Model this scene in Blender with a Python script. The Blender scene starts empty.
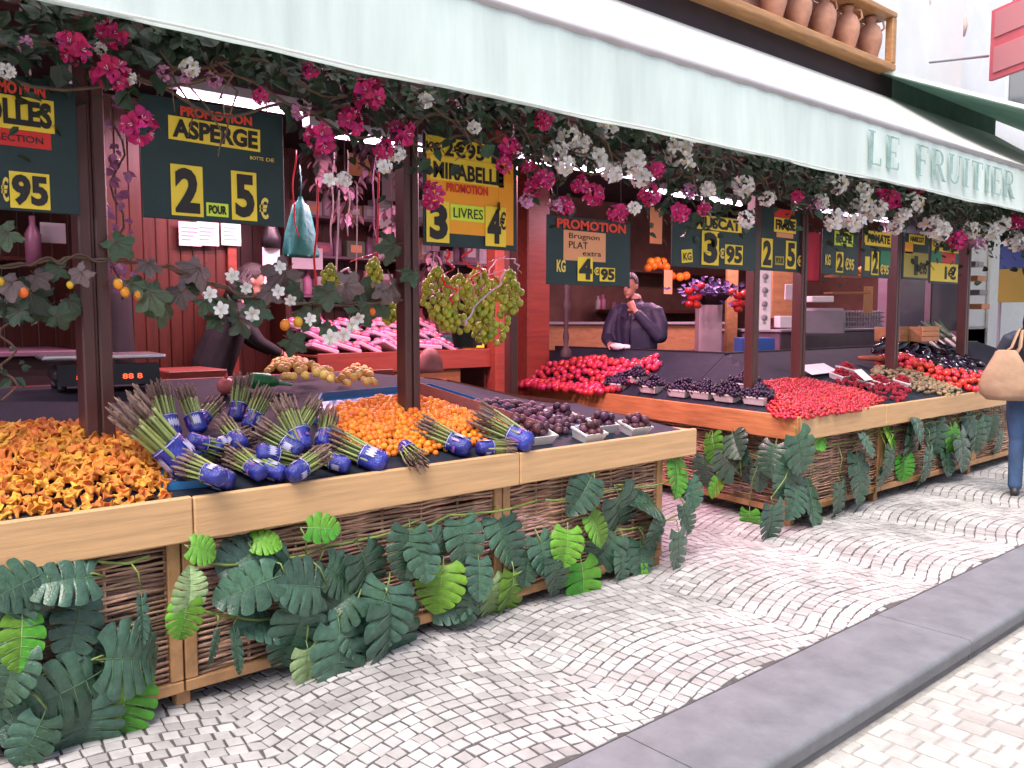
import bpy, math, random
from mathutils import Vector, Matrix, Euler, kdtree
R = random.Random(7)
PI = math.pi
scn = bpy.context.scene
COL = scn.collection
# ------------------------------------------------------------------ camera
F_PX, CAM_H = 850.0, 1.5
PITCH = math.atan(67/F_PX)
YAW = math.radians(49.206)
FW = Vector((-math.sin(YAW)*math.cos(PITCH), math.cos(YAW)*math.cos(PITCH), -math.sin(PITCH)))
RT = Vector((math.cos(YAW), math.sin(YAW), 0))
UP = RT.cross(FW)
EYE = Vector((0, 0, CAM_H))
def ray(x, y): return FW*F_PX + RT*(x-512) - UP*(y-384)
def onx(x, y, X):
    d = ray(x, y); return EYE + d*(X/d.x)
def onz(x, y, z):
    d = ray(x, y); return EYE + d*((z-CAM_H)/d.z)
def ond(x, y, depth):
    return EYE + ray(x, y)*(depth/F_PX)
def onplane(x, y, p0, n):
    d = ray(x, y); return EYE + d*((p0-EYE).dot(n)/d.dot(n))
def hit(x, y, S, off=0.0):
    d = ray(x, y)/F_PX; t = 1.5
    while t < 30:
        p = EYE + d*t
        if p.z <= S(p.x, p.y)+off: return p
        t += .01
    return EYE + d*10
cam = bpy.data.cameras.new("camera"); cam.sensor_width = 36; cam.lens = 36*F_PX/1024
cam.clip_end = 3000; cam.clip_start = .05
co = bpy.data.objects.new("camera", cam); COL.objects.link(co)
m3 = Matrix((RT, UP, -FW)).transposed()
co.matrix_world = Matrix.Translation(EYE) @ m3.to_4x4()
scn.camera = co
# ------------------------------------------------------------------ materials
MATS = {}
def mat(name, col, rough=.6, var=0.0, nscale=8.0, bump=0.0, bscale=30.0, stretch=None, spec=.5, metal=0.0,
        objvar=0.0, islvar=0.0, huevar=0.0, emit=None, estr=0.0, trans=0.0, col2=None, coat=0.0, sss=0.0):
    if name in MATS: return MATS[name]
    m = bpy.data.materials.new(name); m.use_nodes = True
    nt = m.node_tree; N = nt.nodes; L = nt.links
    b = N['Principled BSDF']
    b.inputs['Roughness'].default_value = rough; b.inputs['Metallic'].default_value = metal
    b.inputs['Specular IOR Level'].default_value = spec
    if coat: b.inputs['Coat Weight'].default_value = coat; b.inputs['Coat Roughness'].default_value = .15
    if trans: b.inputs['Transmission Weight'].default_value = trans
    if sss:
        b.inputs['Subsurface Weight'].default_value = sss; b.inputs['Subsurface Scale'].default_value = .01
        b.inputs['Subsurface Radius'].default_value = (1, .5, .3)
    b.inputs['Base Color'].default_value = (*col, 1)
    out = None
    tc = N.new('ShaderNodeTexCoord'); mp = N.new('ShaderNodeMapping')
    if stretch: mp.inputs['Scale'].default_value = stretch
    L.new(tc.outputs['Object'], mp.inputs['Vector'])
    if var or col2:
        nz = N.new('ShaderNodeTexNoise'); nz.inputs['Scale'].default_value = nscale; nz.inputs['Detail'].default_value = 6
        nz.inputs['Roughness'].default_value = .65
        L.new(mp.outputs[0], nz.inputs['Vector'])
        rp = N.new('ShaderNodeValToRGB'); rp.color_ramp.elements[0].position = .3; rp.color_ramp.elements[1].position = .7
        c2 = col2 if col2 else tuple(min(1, c*(1+var)) for c in col)
        c1 = col if col2 else tuple(c*(1-var) for c in col)
        rp.color_ramp.elements[0].color = (*c1, 1); rp.color_ramp.elements[1].color = (*c2, 1)
        L.new(nz.outputs[0], rp.inputs[0]); out = rp.outputs[0]
    if objvar or islvar or huevar:
        hs = N.new('ShaderNodeHueSaturation')
        oi = N.new('ShaderNodeObjectInfo'); ge = N.new('ShaderNodeNewGeometry')
        ad = N.new('ShaderNodeMath'); ad.operation = 'ADD'
        L.new(oi.outputs['Random'], ad.inputs[0]); L.new(ge.outputs['Random Per Island'], ad.inputs[1])
        fr = N.new('ShaderNodeMath'); fr.operation = 'FRACT'; L.new(ad.outputs[0], fr.inputs[0])
        vv = max(objvar, islvar)
        mr = N.new('ShaderNodeMapRange'); mr.inputs['To Min'].default_value = 1-vv; mr.inputs['To Max'].default_value = 1+vv
        L.new(fr.outputs[0], mr.inputs['Value']); L.new(mr.outputs[0], hs.inputs['Value'])
        if huevar:
            m7 = N.new('ShaderNodeMath'); m7.operation = 'MULTIPLY'; m7.inputs[1].default_value = 7.31
            f7 = N.new('ShaderNodeMath'); f7.operation = 'FRACT'
            L.new(fr.outputs[0], m7.inputs[0]); L.new(m7.outputs[0], f7.inputs[0])
            mh = N.new('ShaderNodeMapRange'); mh.inputs['To Min'].default_value = .5-huevar; mh.inputs['To Max'].default_value = .5+huevar
            L.new(f7.outputs[0], mh.inputs['Value']); L.new(mh.outputs[0], hs.inputs['Hue'])
        if out: L.new(out, hs.inputs['Color'])
        else: hs.inputs['Color'].default_value = (*col, 1)
        out = hs.outputs[0]
    if out: L.new(out, b.inputs['Base Color'])
    if bump:
        nb = N.new('ShaderNodeTexNoise'); nb.inputs['Scale'].default_value = bscale; nb.inputs['Detail'].default_value = 5
        L.new(mp.outputs[0], nb.inputs['Vector'])
        bp = N.new('ShaderNodeBump'); bp.inputs['Strength'].default_value = bump; bp.inputs['Distance'].default_value = .01
        L.new(nb.outputs[0], bp.inputs['Height']); L.new(bp.outputs[0], b.inputs['Normal'])
    if emit:
        b.inputs['Emission Color'].default_value = (*emit, 1); b.inputs['Emission Strength'].default_value = estr
    MATS[name] = m; return m

M_fascia = mat('pale oak', (.58, .35, .17), .42, .17, 3.0, .12, 20, stretch=(6, .7, 14), spec=.4)
M_fascia2 = mat('warm oak', (.48, .20, .075), .4, .28, 3.0, .15, 20, stretch=(.7, 6, 14), spec=.4)
M_frame = mat('frame wood', (.40, .21, .09), .55, .25, 5, .15, 25, stretch=(3, 3, 3))
M_wicker = mat('willow rod', (.40, .24, .16), .6, .35, 14, .3, 60, islvar=.55, huevar=.012)
M_post = mat('brown post paint', (.085, .030, .026), .32, .2, 6, .05, 40, stretch=(3, 3, .5), spec=.5)
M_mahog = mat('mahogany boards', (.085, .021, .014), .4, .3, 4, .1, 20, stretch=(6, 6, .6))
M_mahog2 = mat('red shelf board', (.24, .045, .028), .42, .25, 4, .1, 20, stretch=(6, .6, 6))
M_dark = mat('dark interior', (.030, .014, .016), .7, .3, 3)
M_mat = mat('dark display cloth', (.017, .021, .034), .7, .3, 6, .2, 80, spec=.2)
M_board = mat('sign board green', (.012, .034, .034), .45, .2, 5)
M_yellow = mat('price card yellow', (.95, .69, .05), .5, .06, 4)
M_lime = mat('price card lime', (.70, .88, .06), .5)
M_orange = mat('card orange', (.95, .38, .02), .5, .05, 4)
M_peach = mat('card peach', (.82, .36, .17), .6, .05, 4)
M_redc = mat('card red', (.72, .03, .025), .5)
M_greenc = mat('card green', (.03, .24, .11), .5)
M_ink = mat('black ink', (.018, .014, .012), .5)
M_redink = mat('red ink', (.80, .07, .03), .5)
M_yelink = mat('yellow ink', (.85, .62, .12), .5)
M_paper = mat('white paper', (.72, .66, .70), .7, .06, 9)
M_white = mat('white card', (.80, .80, .78), .6, .05, 12)
M_lens = {}
M_valance = mat('pale green canvas', (.74, .85, .79), .75, .10, 3.0, .25, 9, stretch=(1, 1.6, .22))
M_canopy = mat('cream canvas', (.80, .82, .79), .75, .05, 1.5, .05, 14)
M_under = mat('green canvas', (.22, .32, .27), .8, .15, 3)
M_bar = mat('awning bar', (.45, .42, .42), .35, .1, 5, metal=.3)
M_letter = mat('faded green lettering', (.29, .44, .40), .7, .3, 20)
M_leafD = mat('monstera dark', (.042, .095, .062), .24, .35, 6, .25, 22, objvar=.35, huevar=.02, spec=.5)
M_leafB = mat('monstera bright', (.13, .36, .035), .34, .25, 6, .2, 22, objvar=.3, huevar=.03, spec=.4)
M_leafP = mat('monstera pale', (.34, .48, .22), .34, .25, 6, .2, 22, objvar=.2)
M_vein = mat('leaf vein', (.075, .15, .065), .4)
M_stem = mat('vine stem', (.16, .22, .05), .5, .3, 12)
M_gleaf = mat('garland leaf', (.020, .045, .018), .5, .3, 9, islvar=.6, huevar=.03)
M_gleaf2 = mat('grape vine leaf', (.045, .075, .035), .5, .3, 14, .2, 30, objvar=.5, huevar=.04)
M_twig = mat('twig', (.14, .085, .055), .7, .3, 20)
M_pink = mat('magenta petals', (.50, .016, .125), .5, .25, 18, objvar=.3, islvar=.3, huevar=.012, spec=.3)
M_petw = mat('white petals', (.74, .71, .68), .5, .1, 18, objvar=.12)
M_petp = mat('mauve petals', (.45, .16, .33), .5, .2, 18, objvar=.3)
M_chant = mat('chanterelle', (.93, .31, .045), .6, .35, 28, .5, 70, objvar=.25, islvar=.25, huevar=.022, sss=.15)
M_mira = mat('mirabelle skin', (.80, .235, .018), .35, .15, 40, objvar=.18, islvar=.18, huevar=.016, spec=.45, sss=.1)
M_yplum = mat('yellow plum skin', (.66, .40, .10), .4, .15, 40, objvar=.2, islvar=.2, huevar=.01)
M_plum = mat('plum skin', (.075, .022, .042), .45, .5, 30, objvar=.6, huevar=.05, spec=.4)
M_nect = mat('nectarine skin', (.40, .010, .035), .22, col2=(.60, .055, .09), nscale=16, objvar=.25, huevar=.015, spec=.5, coat=.2)
M_grapeD = mat('black grape skin', (.030, .018, .045), .4, .4, 30, objvar=.6, huevar=.03, spec=.4)
M_berry = mat('red berry skin', (.40, .012, .022), .35, .25, 60, objvar=.35, islvar=.35, huevar=.012, spec=.5)
M_rasp = mat('dark raspberry', (.34, .010, .03), .45, .25, 60, objvar=.3, islvar=.3)
M_tom = mat('tomato skin', (.56, .024, .024), .16, .1, 10, objvar=.15, huevar=.01, spec=.5)
M_aub = mat('aubergine skin', (.014, .009, .022), .14, .3, 10, objvar=.3, spec=.6)
M_calyx = mat('green calyx', (.06, .13, .03), .6, .3, 20)
M_ggrape = mat('green grape skin', (.42, .47, .06), .3, .2, 30, objvar=.28, islvar=.28, huevar=.025, spec=.4, sss=.1)
M_bean = mat('shallot skin', (.24, .17, .09), .55, .35, 30, objvar=.4, huevar=.03)
M_aspg = mat('asparagus stalk', (.21, .25, .075), .45, .25, 25, stretch=(6, 6, 1), objvar=.3, huevar=.02)
M_aspt = mat('asparagus tip', (.20, .125, .10), .6, .35, 60, .4, 90, objvar=.3)
M_wrap = mat('blue wrapper', (.022, .030, .25), .25, .3, 22, .5, 40, objvar=.25, spec=.6)
M_wrapw = mat('wrapper print', (.40, .38, .56), .35)
M_wrapv = mat('wrapper violet', (.22, .08, .36), .3)
M_punnet = mat('white punnet card', (.66, .63, .62), .7, .08, 20)
M_blue = mat('blue tray', (.015, .15, .36), .35, .1, 8)
M_tray = mat('rose wood tray', (.30, .085, .07), .5, .2, 7, stretch=(1, 4, 6))
M_stone = mat('pale sett stone', (.345, .33, .325), .8, .3, 2.6, .4, 60, islvar=.2)
M_joint = mat('sett joint', (.07, .062, .062), .9, .3, 20, .3, 60)
M_kerb = mat('blue granite', (.135, .14, .155), .65, .22, 5.5, .2, 70)
M_road = mat('road sett stone', (.36, .345, .325), .8, .2, 6, .3, 60, islvar=.14)
M_ground = mat('street ground', (.32, .30, .30), .9, .2, 3)
M_steel = mat('scale steel', (.55, .50, .56), .25, .1, 4, metal=.8)
M_black = mat('black plastic', (.016, .015, .018), .4)
M_grey = mat('grey plastic', (.34, .32, .36), .45, .08, 6)
M_led = mat('red display digits', (.4, .02, .01), .4, emit=(1, .09, .03), estr=1.3)
M_tube = mat('fluorescent tube', (.9, .8, .9), .4, emit=(1, .72, .92), estr=5.0)
M_green = mat('green plastic', (.01, .20, .06), .3)
M_teal = mat('teal plastic bag', (.035, .24, .22), .35, .3, 14, .6, 24)
M_bagdk = mat('dark cloth', (.02, .017, .02), .85, .3, 10)
M_ribr = mat('red ribbon', (.75, .03, .05), .25)
M_ribw = mat('pale ribbon', (.72, .50, .60), .25)
M_packp = mat('pink packs', (.50, .12, .20), .2, .35, 18, objvar=.3, huevar=.03, coat=.4)
M_packw = mat('white tray', (.42, .30, .37), .35)
M_skin = mat('skin', (.50, .24, .17), .5, .1, 20, sss=.1)
M_hair = mat('dark hair', (.018, .012, .011), .5, .3, 40, .5, 80, stretch=(4, 4, 1))
M_navy = mat('navy quilted jacket', (.028, .026, .060), .6, .25, 10, 1.0, 9)
M_blk = mat('black apron cloth', (.012, .010, .013), .8, .3, 10, .3, 14)
M_jean = mat('blue jeans', (.035, .075, .16), .8, .45, 7, 1.0, 10, stretch=(1, 1, .5))
M_darktop = mat('dark blouse', (.022, .026, .045), .75, .3, 10, .3, 14)
M_bag = mat('beige shoulder bag', (.33, .20, .125), .65, .2, 6, 1.0, 7)
M_shoe = mat('shoe', (.03, .025, .03), .5)
M_terra = mat('terracotta', (.52, .25, .16), .7, .2, 10, objvar=.15)
M_balw = mat('balcony wood', (.46, .23, .095), .55, .25, 4, .1, 20, stretch=(3, .6, 6))
M_fac = mat('white render', (.80, .79, .78), .85, .06, 2, .1, 30)
M_pane = mat('window glass', (.05, .06, .07), .08, spec=.6)
M_shut = mat('red shutter', (.62, .11, .14), .5, .12, 4)
M_mauve = mat('mauve counter', (.20, .12, .16), .4, .15, 5)
M_rust = mat('rubber wheel', (.05, .045, .045), .7)
M_gold = mat('olive board', (.42, .34, .05), .5)
M_blueb = mat('blue panel', (.03, .10, .34), .5)

def make_translucent(m, fac):
    nt = m.node_tree; N = nt.nodes; L = nt.links; b = N['Principled BSDF']; o = N['Material Output']
    t = N.new('ShaderNodeBsdfTranslucent'); mx = N.new('ShaderNodeMixShader'); mx.inputs[0].default_value = fac
    if b.inputs['Base Color'].is_linked: L.new(b.inputs['Base Color'].links[0].from_socket, t.inputs['Color'])
    else: t.inputs['Color'].default_value = b.inputs['Base Color'].default_value
    L.new(b.outputs[0], mx.inputs[1]); L.new(t.outputs[0], mx.inputs[2]); L.new(mx.outputs[0], o.inputs['Surface'])
make_translucent(M_canopy, .5); make_translucent(M_valance, .2); make_translucent(M_leafB, .25); make_translucent(M_leafP, .25); make_translucent(M_under, .5)
# ------------------------------------------------------------------ mesh builder
class MB:
    def __init__(s): s.v = []; s.f = []; s.mi = []; s.sm = []
    def add(s, vs, fs, mi=0, smooth=False):
        o = len(s.v); s.v += [Vector(p) for p in vs]
        for f in fs: s.f.append(tuple(i+o for i in f)); s.mi.append(mi); s.sm.append(smooth)
        return s
    def merge(s, other, M=None, mi=None):
        o = len(s.v); s.v += [(M @ p if M else p.copy()) for p in other.v]
        for f, m, q in zip(other.f, other.mi, other.sm):
            s.f.append(tuple(i+o for i in f)); s.mi.append(m if mi is None else mi); s.sm.append(q)
        return s
    def box(s, lo, hi, mi=0, bev=.004, M=None):
        lo = Vector(lo); hi = Vector(hi)
        d = [hi[i]-lo[i] for i in range(3)]; b = min([bev]+[abs(x)*.45 for x in d])
        if b <= 0: b = .0005
        # bevelled box: 24 verts
        vs = []; idx = {}
        for sx in (0, 1):
            for sy in (0, 1):
                for sz in (0, 1):
                    c = [lo.x if not sx else hi.x, lo.y if not sy else hi.y, lo.z if not sz else hi.z]
                    ins = [b if not sx else -b, b if not sy else -b, b if not sz else -b]
                    for a in range(3):
                        p = [c[i]+(0 if i == a else ins[i]) for i in range(3)]
                        idx[(sx, sy, sz, a)] = len(vs); vs.append(M @ Vector(p) if M else Vector(p))
        fs = []
        for a in range(3):
            for s_ in (0, 1):
                o = [i for i in range(3) if i != a]
                q = []
                for (u, w) in ((0, 0), (1, 0), (1, 1), (0, 1)):
                    k = [0, 0, 0]; k[a] = s_; k[o[0]] = u; k[o[1]] = w
                    q.append(idx[(*k, a)])
                flip = (s_ == 0) ^ (a == 1)
                fs.append(q[::-1] if flip else q)
        for a in range(3):          # edges along axis a
            o = [i for i in range(3) if i != a]
            for u in (0, 1):
                for w in (0, 1):
                    k0 = [0, 0, 0]; k0[o[0]] = u; k0[o[1]] = w; k1 = list(k0); k1[a] = 1
                    fs.append([idx[(*k0, o[0])], idx[(*k1, o[0])], idx[(*k1, o[1])], idx[(*k0, o[1])]])
        for sx in (0, 1):
            for sy in (0, 1):
                for sz in (0, 1): fs.append([idx[(sx, sy, sz, a)] for a in range(3)])
        return s.add(vs, fs, mi)
    def tube(s, pts, r, n=8, mi=0, caps=True, flat=1.0):
        pts = [Vector(p) for p in pts]; k = len(pts)
        rs = r if isinstance(r, (list, tuple)) else [r]*k
        vs = []; fs = []; prev = None
        for i, p in enumerate(pts):
            t = (pts[min(i+1, k-1)]-pts[max(i-1, 0)])
            if t.length < 1e-9: t = Vector((0, 0, 1))
            t.normalize()
            if prev is None:
                a = Vector((0, 0, 1)) if abs(t.z) < .9 else Vector((1, 0, 0))
                u = t.cross(a).normalized()
            else:
                u = (prev - t*prev.dot(t))
                u = u.normalized() if u.length > 1e-6 else t.orthogonal().normalized()
            prev = u; w = t.cross(u)
            for j in range(n):
                an = 2*PI*j/n; vs.append(p+(u*math.cos(an)+w*math.sin(an)*flat)*rs[i])
        for i in range(k-1):
            for j in range(n):
                a = i*n+j; b = i*n+(j+1) % n; fs.append((a, b, b+n, a+n))
        if caps: fs += [tuple(range(n))[::-1], tuple(range((k-1)*n, k*n))]
        return s.add(vs, fs, mi, True)
    def lathe(s, prof, n=16, mi=0, M=None, wob=None):
        vs = []; fs = []
        for i, (r, z) in enumerate(prof):
            for j in range(n):
                a = 2*PI*j/n; rr = r*(1+(wob(a, i) if wob else 0))
                p = Vector((rr*math.cos(a), rr*math.sin(a), z)); vs.append(M @ p if M else p)
        for i in range(len(prof)-1):
            for j in range(n):
                a = i*n+j; b = i*n+(j+1) % n; fs.append((a, b, b+n, a+n))
        return s.add(vs, fs, mi, True)
    def ball(s, c, r, nu=12, nv=8, mi=0, M=None, nz=0.0, rnd=None):
        c = Vector(c); rr = Vector((r, r, r)) if isinstance(r, (int, float)) else Vector(r)
        vs = []; fs = []
        for i in range(nv+1):
            th = PI*i/nv
            for j in range(nu):
                ph = 2*PI*j/nu
                k = 1+(rnd.uniform(-nz, nz) if (nz and 0 < i < nv) else 0)
                p = Vector((rr.x*math.sin(th)*math.cos(ph)*k, rr.y*math.sin(th)*math.sin(ph)*k, rr.z*math.cos(th)*k))
                vs.append(c+(M @ p if M else p))
        for i in range(nv):
            for j in range(nu):
                a = i*nu+j; b = i*nu+(j+1) % nu; fs.append((a, a+nu, b+nu, b))
        return s.add(vs, fs, mi, True)
    def quad(s, a, b, c, d, mi=0): return s.add([a, b, c, d], [(0, 1, 2, 3)], mi)
    def slab(s, poly, n, th, mi=0):
        # polygon (list of Vectors) extruded along n by th
        n = Vector(n); k = len(poly); vs = [Vector(p) for p in poly]+[Vector(p)+n*th for p in poly]
        fs = [tuple(range(k))[::-1], tuple(range(k, 2*k))]+[(i, (i+1) % k, (i+1) % k+k, i+k) for i in range(k)]
        return s.add(vs, fs, mi)
    def mesh(s, name, mats, inv=None):
        me = bpy.data.meshes.new(name)
        me.from_pydata([tuple(inv @ p) if inv else tuple(p) for p in s.v], [], s.f)
        for m in (mats if isinstance(mats, (list, tuple)) else [mats]): me.materials.append(m)
        me.polygons.foreach_set('material_index', s.mi); me.polygons.foreach_set('use_smooth', s.sm)
        me.validate(); me.update(); return me
def tag(o, label=None, cat=None, group=None, kind=None):
    if label: o['label'] = label
    if cat: o['category'] = cat
    if group: o['group'] = group
    if kind: o['kind'] = kind
    return o
WM = {}
def empty(name, loc, label, cat, group=None, rot=None):
    o = bpy.data.objects.new(name, None); COL.objects.link(o)
    M = Matrix.Translation(Vector(loc)) @ (rot if rot is not None else Matrix.Identity(4))
    o.matrix_world = M; o.empty_display_size = .1; WM[o] = M
    return tag(o, label, cat, group)
def part(name, mb, mats, parent=None, label=None):        # vertices in world coordinates
    inv = WM[parent].inverted() if parent is not None else None
    o = bpy.data.objects.new(name, mb.mesh(name, mats, inv)); COL.objects.link(o)
    if parent is not None: o.parent = parent; WM[o] = WM[parent]
    else: WM[o] = Matrix.Identity(4)
    if label: o['label'] = label
    return o
def inst(name, me, M, parent=None, label=None, cat=None, group=None):
    o = bpy.data.objects.new(name, me); COL.objects.link(o); WM[o] = M
    if parent is not None:
        o.parent = parent; o.matrix_basis = WM[parent].inverted() @ M
    else: o.matrix_world = M
    return tag(o, label, cat, group)
def single(name, mb, mats, label, cat, group=None):       # a thing that is one mesh, origin at its base centre
    xs = [p.x for p in mb.v]; ys = [p.y for p in mb.v]; zs = [p.z for p in mb.v]
    c = Vector(((min(xs)+max(xs))/2, (min(ys)+max(ys))/2, min(zs)))
    me = mb.mesh(name, mats, Matrix.Translation(-c))
    return inst(name, me, Matrix.Translation(c), None, label, cat, group)
def struct(name, mb, mats):
    o = part(name, mb, mats); o['kind'] = 'structure'; return o
def TRS(p, e=(0, 0, 0), s=1.0):
    sc = Matrix.Diagonal((s, s, s, 1)) if isinstance(s, (int, float)) else Matrix.Diagonal((*s, 1))
    return Matrix.Translation(Vector(p)) @ Euler(e).to_matrix().to_4x4() @ sc
def basis(p, x, z, s=1.0):      # x axis along x, z as close to z as possible
    x = Vector(x).normalized(); z = Vector(z); y = z.cross(x).normalized(); z = x.cross(y)
    M = Matrix((x, y, z)).transposed().to_4x4(); M.translation = Vector(p)
    sc = Matrix.Diagonal((s, s, s, 1)) if isinstance(s, (int, float)) else Matrix.Diagonal((*s, 1))
    return M @ sc
ROT_SIGN = Matrix(((0, 0, 1), (1, 0, 0), (0, 1, 0))).to_4x4()   # local x -> +Y, y -> +Z, z -> +X
_tc = {}
def text_mb(s, w, h, bold=0.0, depth=.0015):
    key = (s, bold)
    if key not in _tc:
        cu = bpy.data.curves.new('t', 'FONT'); cu.body = s; cu.size = 1; cu.offset = bold; cu.extrude = .02; cu.resolution_u = 3
        ob = bpy.data.objects.new('t', cu); COL.objects.link(ob)
        dg = bpy.context.evaluated_depsgraph_get(); me = bpy.data.meshes.new_from_object(ob.evaluated_get(dg))
        vs = [v.co.copy() for v in me.vertices]; fs = [tuple(p.vertices) for p in me.polygons]
        bpy.data.objects.remove(ob); bpy.data.curves.remove(cu); bpy.data.meshes.remove(me)
        _tc[key] = (vs, fs)
    vs, fs = _tc[key]
    x0 = min(v.x for v in vs); x1 = max(v.x for v in vs); y0 = min(v.y for v in vs); y1 = max(v.y for v in vs)
    mb = MB(); mb.add([Vector(((v.x-x0)/(x1-x0)*w, (v.y-y0)/(y1-y0)*h, (v.z+.02)/.04*depth)) for v in vs], fs)
    return mb
# ------------------------------------------------------------------ world, sun, colour
w = bpy.data.worlds.new("World"); scn.world = w; w.use_nodes = True
nt = w.node_tree; sky = nt.nodes.new('ShaderNodeTexSky'); sky.sky_type = 'NISHITA'; sky.sun_disc = False
SUN_EL, SUN_AZ = math.radians(62), math.radians(62)      # direction the light comes from: azimuth from +X towards -Y
SUN_EL = math.radians(64); sd = Vector((math.cos(SUN_EL)*.42, -math.cos(SUN_EL)*.907, math.sin(SUN_EL)))
sky.sun_elevation = SUN_EL; sky.sun_rotation = math.atan2(sd.x, sd.y); sky.air_density = 1.0; sky.dust_density = 4.0; sky.ozone_density = 1.0
nt.links.new(sky.outputs[0], nt.nodes['Background'].inputs[0]); nt.nodes['Background'].inputs[1].default_value = .15
sl = bpy.data.lights.new('sun', 'SUN'); sl.energy = 1.9; sl.angle = math.radians(40); sl.color = (1, .95, .9)
so = bpy.data.objects.new('sun', sl); COL.objects.link(so); so.rotation_euler = sd.to_track_quat('Z', 'Y').to_euler()
scn.view_settings.view_transform = 'Standard'; scn.view_settings.look = 'None'; scn.view_settings.exposure = 1.25; scn.view_settings.gamma = 1
scn.cycles.max_bounces = 6; scn.cycles.diffuse_bounces = 3; scn.cycles.glossy_bounces = 2; scn.cycles.transmission_bounces = 3
scn.cycles.use_denoising = True
scn.cycles.sample_clamp_indirect = 4
# ------------------------------------------------------------------ display surfaces
XF = -3.17                       # front face of both stalls
def rise(y):
    t = min(1, max(0, (y-2.7)/1.5)); return .35-.25*t*t*(3-2*t)
def SL(x, y):
    t = min(1, max(0, (-3.19-x)/1.0)); return .80+rise(y)*t
def wing_y(x): return 5.30+.16*(-3.1-x)
XR = -3.12
def SR(x, y):
    tf = (XR-x)/1.2; tw = (y-wing_y(x))/(6.12-5.36+.0*x) if x < -3.1 else 1
    tw = (y-wing_y(x))/max(.35, 6.15-wing_y(x))
    t = min(1, max(0, min(tf, tw))); return .795+.39*t
# ------------------------------------------------------------------ ground
def fan_pave(mb, x0, x1, y0, y1, d, W, A):
    # segmental arc paving: every course is one bowed line along Y (period W, bulging towards -X by A), setts laid end to end along it
    Rr = (W*W/4+A*A)/(2*A); nx = int((x1-x0+A*2)/d)+2
    for k in range(nx):
        xb = x0+k*d; wob = R.uniform(-.002, .002); ph = R.uniform(0, 6.28)
        def X(y):
            q = ((y+wob) % W)-W/2
            b = math.sqrt(max(0, Rr*Rr-q*q))-(Rr-A); b = A*(.75*b/A+.25*(.5+.5*math.cos(2*PI*q/W)))
            return xb-b+A+.0015*math.sin(y*7+ph)
        y = y0+R.uniform(0, .07)
        while y < y1:
            sl = (X(y+.02)-X(y-.02))/.04; L_ = R.uniform(.056, .076)/math.sqrt(1+sl*sl); y2 = y+L_; g = .0044
            def P(yy, o):
                s2 = (X(yy+.015)-X(yy-.015))/.03; n = math.sqrt(1+s2*s2)
                return Vector((X(yy)+o, yy-(o-d/2)*s2/n*.35, 0))
            dz = R.uniform(-.0016, .0016)
            jt = lambda: Vector((R.uniform(-.0035, .0035), R.uniform(-.0035, .0035), dz+R.uniform(-.0015, .0015)))
            top = [P(y+g, g)+jt(), P(y+g, d-g)+jt(), P(y2-g, d-g)+jt(), P(y2-g, g)+jt()]; y = y2
            m_ = sum(top, Vector())/4
            if m_.x < x0 or min(q.x for q in top) > x1-.02: continue
            for q in top: q.x = min(q.x, x1)
            m_ = sum(top, Vector())/4
            ins = [m_+(q-m_)*.86+Vector((0, 0, .0022)) for q in top]; low = [q+Vector((0, 0, -.006)) for q in top]
            mb.add(ins+top+low, [(3, 2, 1, 0)]+[(q, (q+1) % 4, (q+1) % 4+4, q+4) for q in range(4)]+[(q+4, (q+1) % 4+4, (q+1) % 4+8, q+8) for q in range(4)])
KX0, KX1 = -1.97, -1.515
g = MB(); g.quad((-400, -300, -.16), (400, -300, -.16), (400, 900, -.16), (-400, 900, -.16)); struct('ground', g, M_ground)
g = MB(); g.box((-8.2, -3, -.14), (KX0-.004, 40, -.0032), bev=.001)
struct('pavement_bed', g, M_joint)
g = MB(); fan_pave(g, -4.75, KX0-.008, -1.35, 15.5, .067, 1.22, .16); struct('pavement', g, M_stone)
g = MB()
yj = 2.235-1.9*3
while yj < 40:
    n = 6
    # slab cross-section with a bullnose on the road side, extruded along Y
    prof = [(KX0, -.13), (KX0, -.003), (KX0+.004, 0)]
    for q in range(7):
        a = PI/2*(1-q/6); prof.append((KX1-.022+.022*math.cos(a), -.022+.022*math.sin(a)))
    prof += [(KX1, -.06), (KX1-.012, -.065), (KX1-.012, -.13)]
    y0, y1 = yj+.003, yj+1.9-.003
    vs = [Vector((x, y0, z)) for x, z in prof]+[Vector((x, y1, z)) for x, z in prof]; k = len(prof)
    g.add(vs, [tuple(range(k)), tuple(range(k, 2*k))[::-1]]+[(i, i+k, (i+1) % k+k, (i+1) % k) for i in range(k)])
    yj += 1.9
struct('kerb', g, M_kerb)
g = MB(); g.quad((KX1-.02, -3, -.10), (3.5, -3, -.10), (3.5, 40, -.10), (KX1-.02, 40, -.10)); struct('road', g, mat('road joint', (.25, .235, .22), .9, .3, 20, .3, 60))
g = MB(); y = .6; row = 0
while y < 9.5:
    x = KX1+.012-(.06 if row % 2 else 0)
    while x < .3:
        wd = R.uniform(.10, .135); x2 = x+wd
        lo = Vector((max(x, KX1+.01)+.005, y+.005, -.115)); hi = Vector((x2-.005, y+.1-.005, -.0945+R.uniform(-.002, .002)))
        if hi.x-lo.x > .03: g.box(lo, hi, bev=.004)
        x = x2
    y += .1; row += 1
struct('road_setts', g, M_road)

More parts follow.
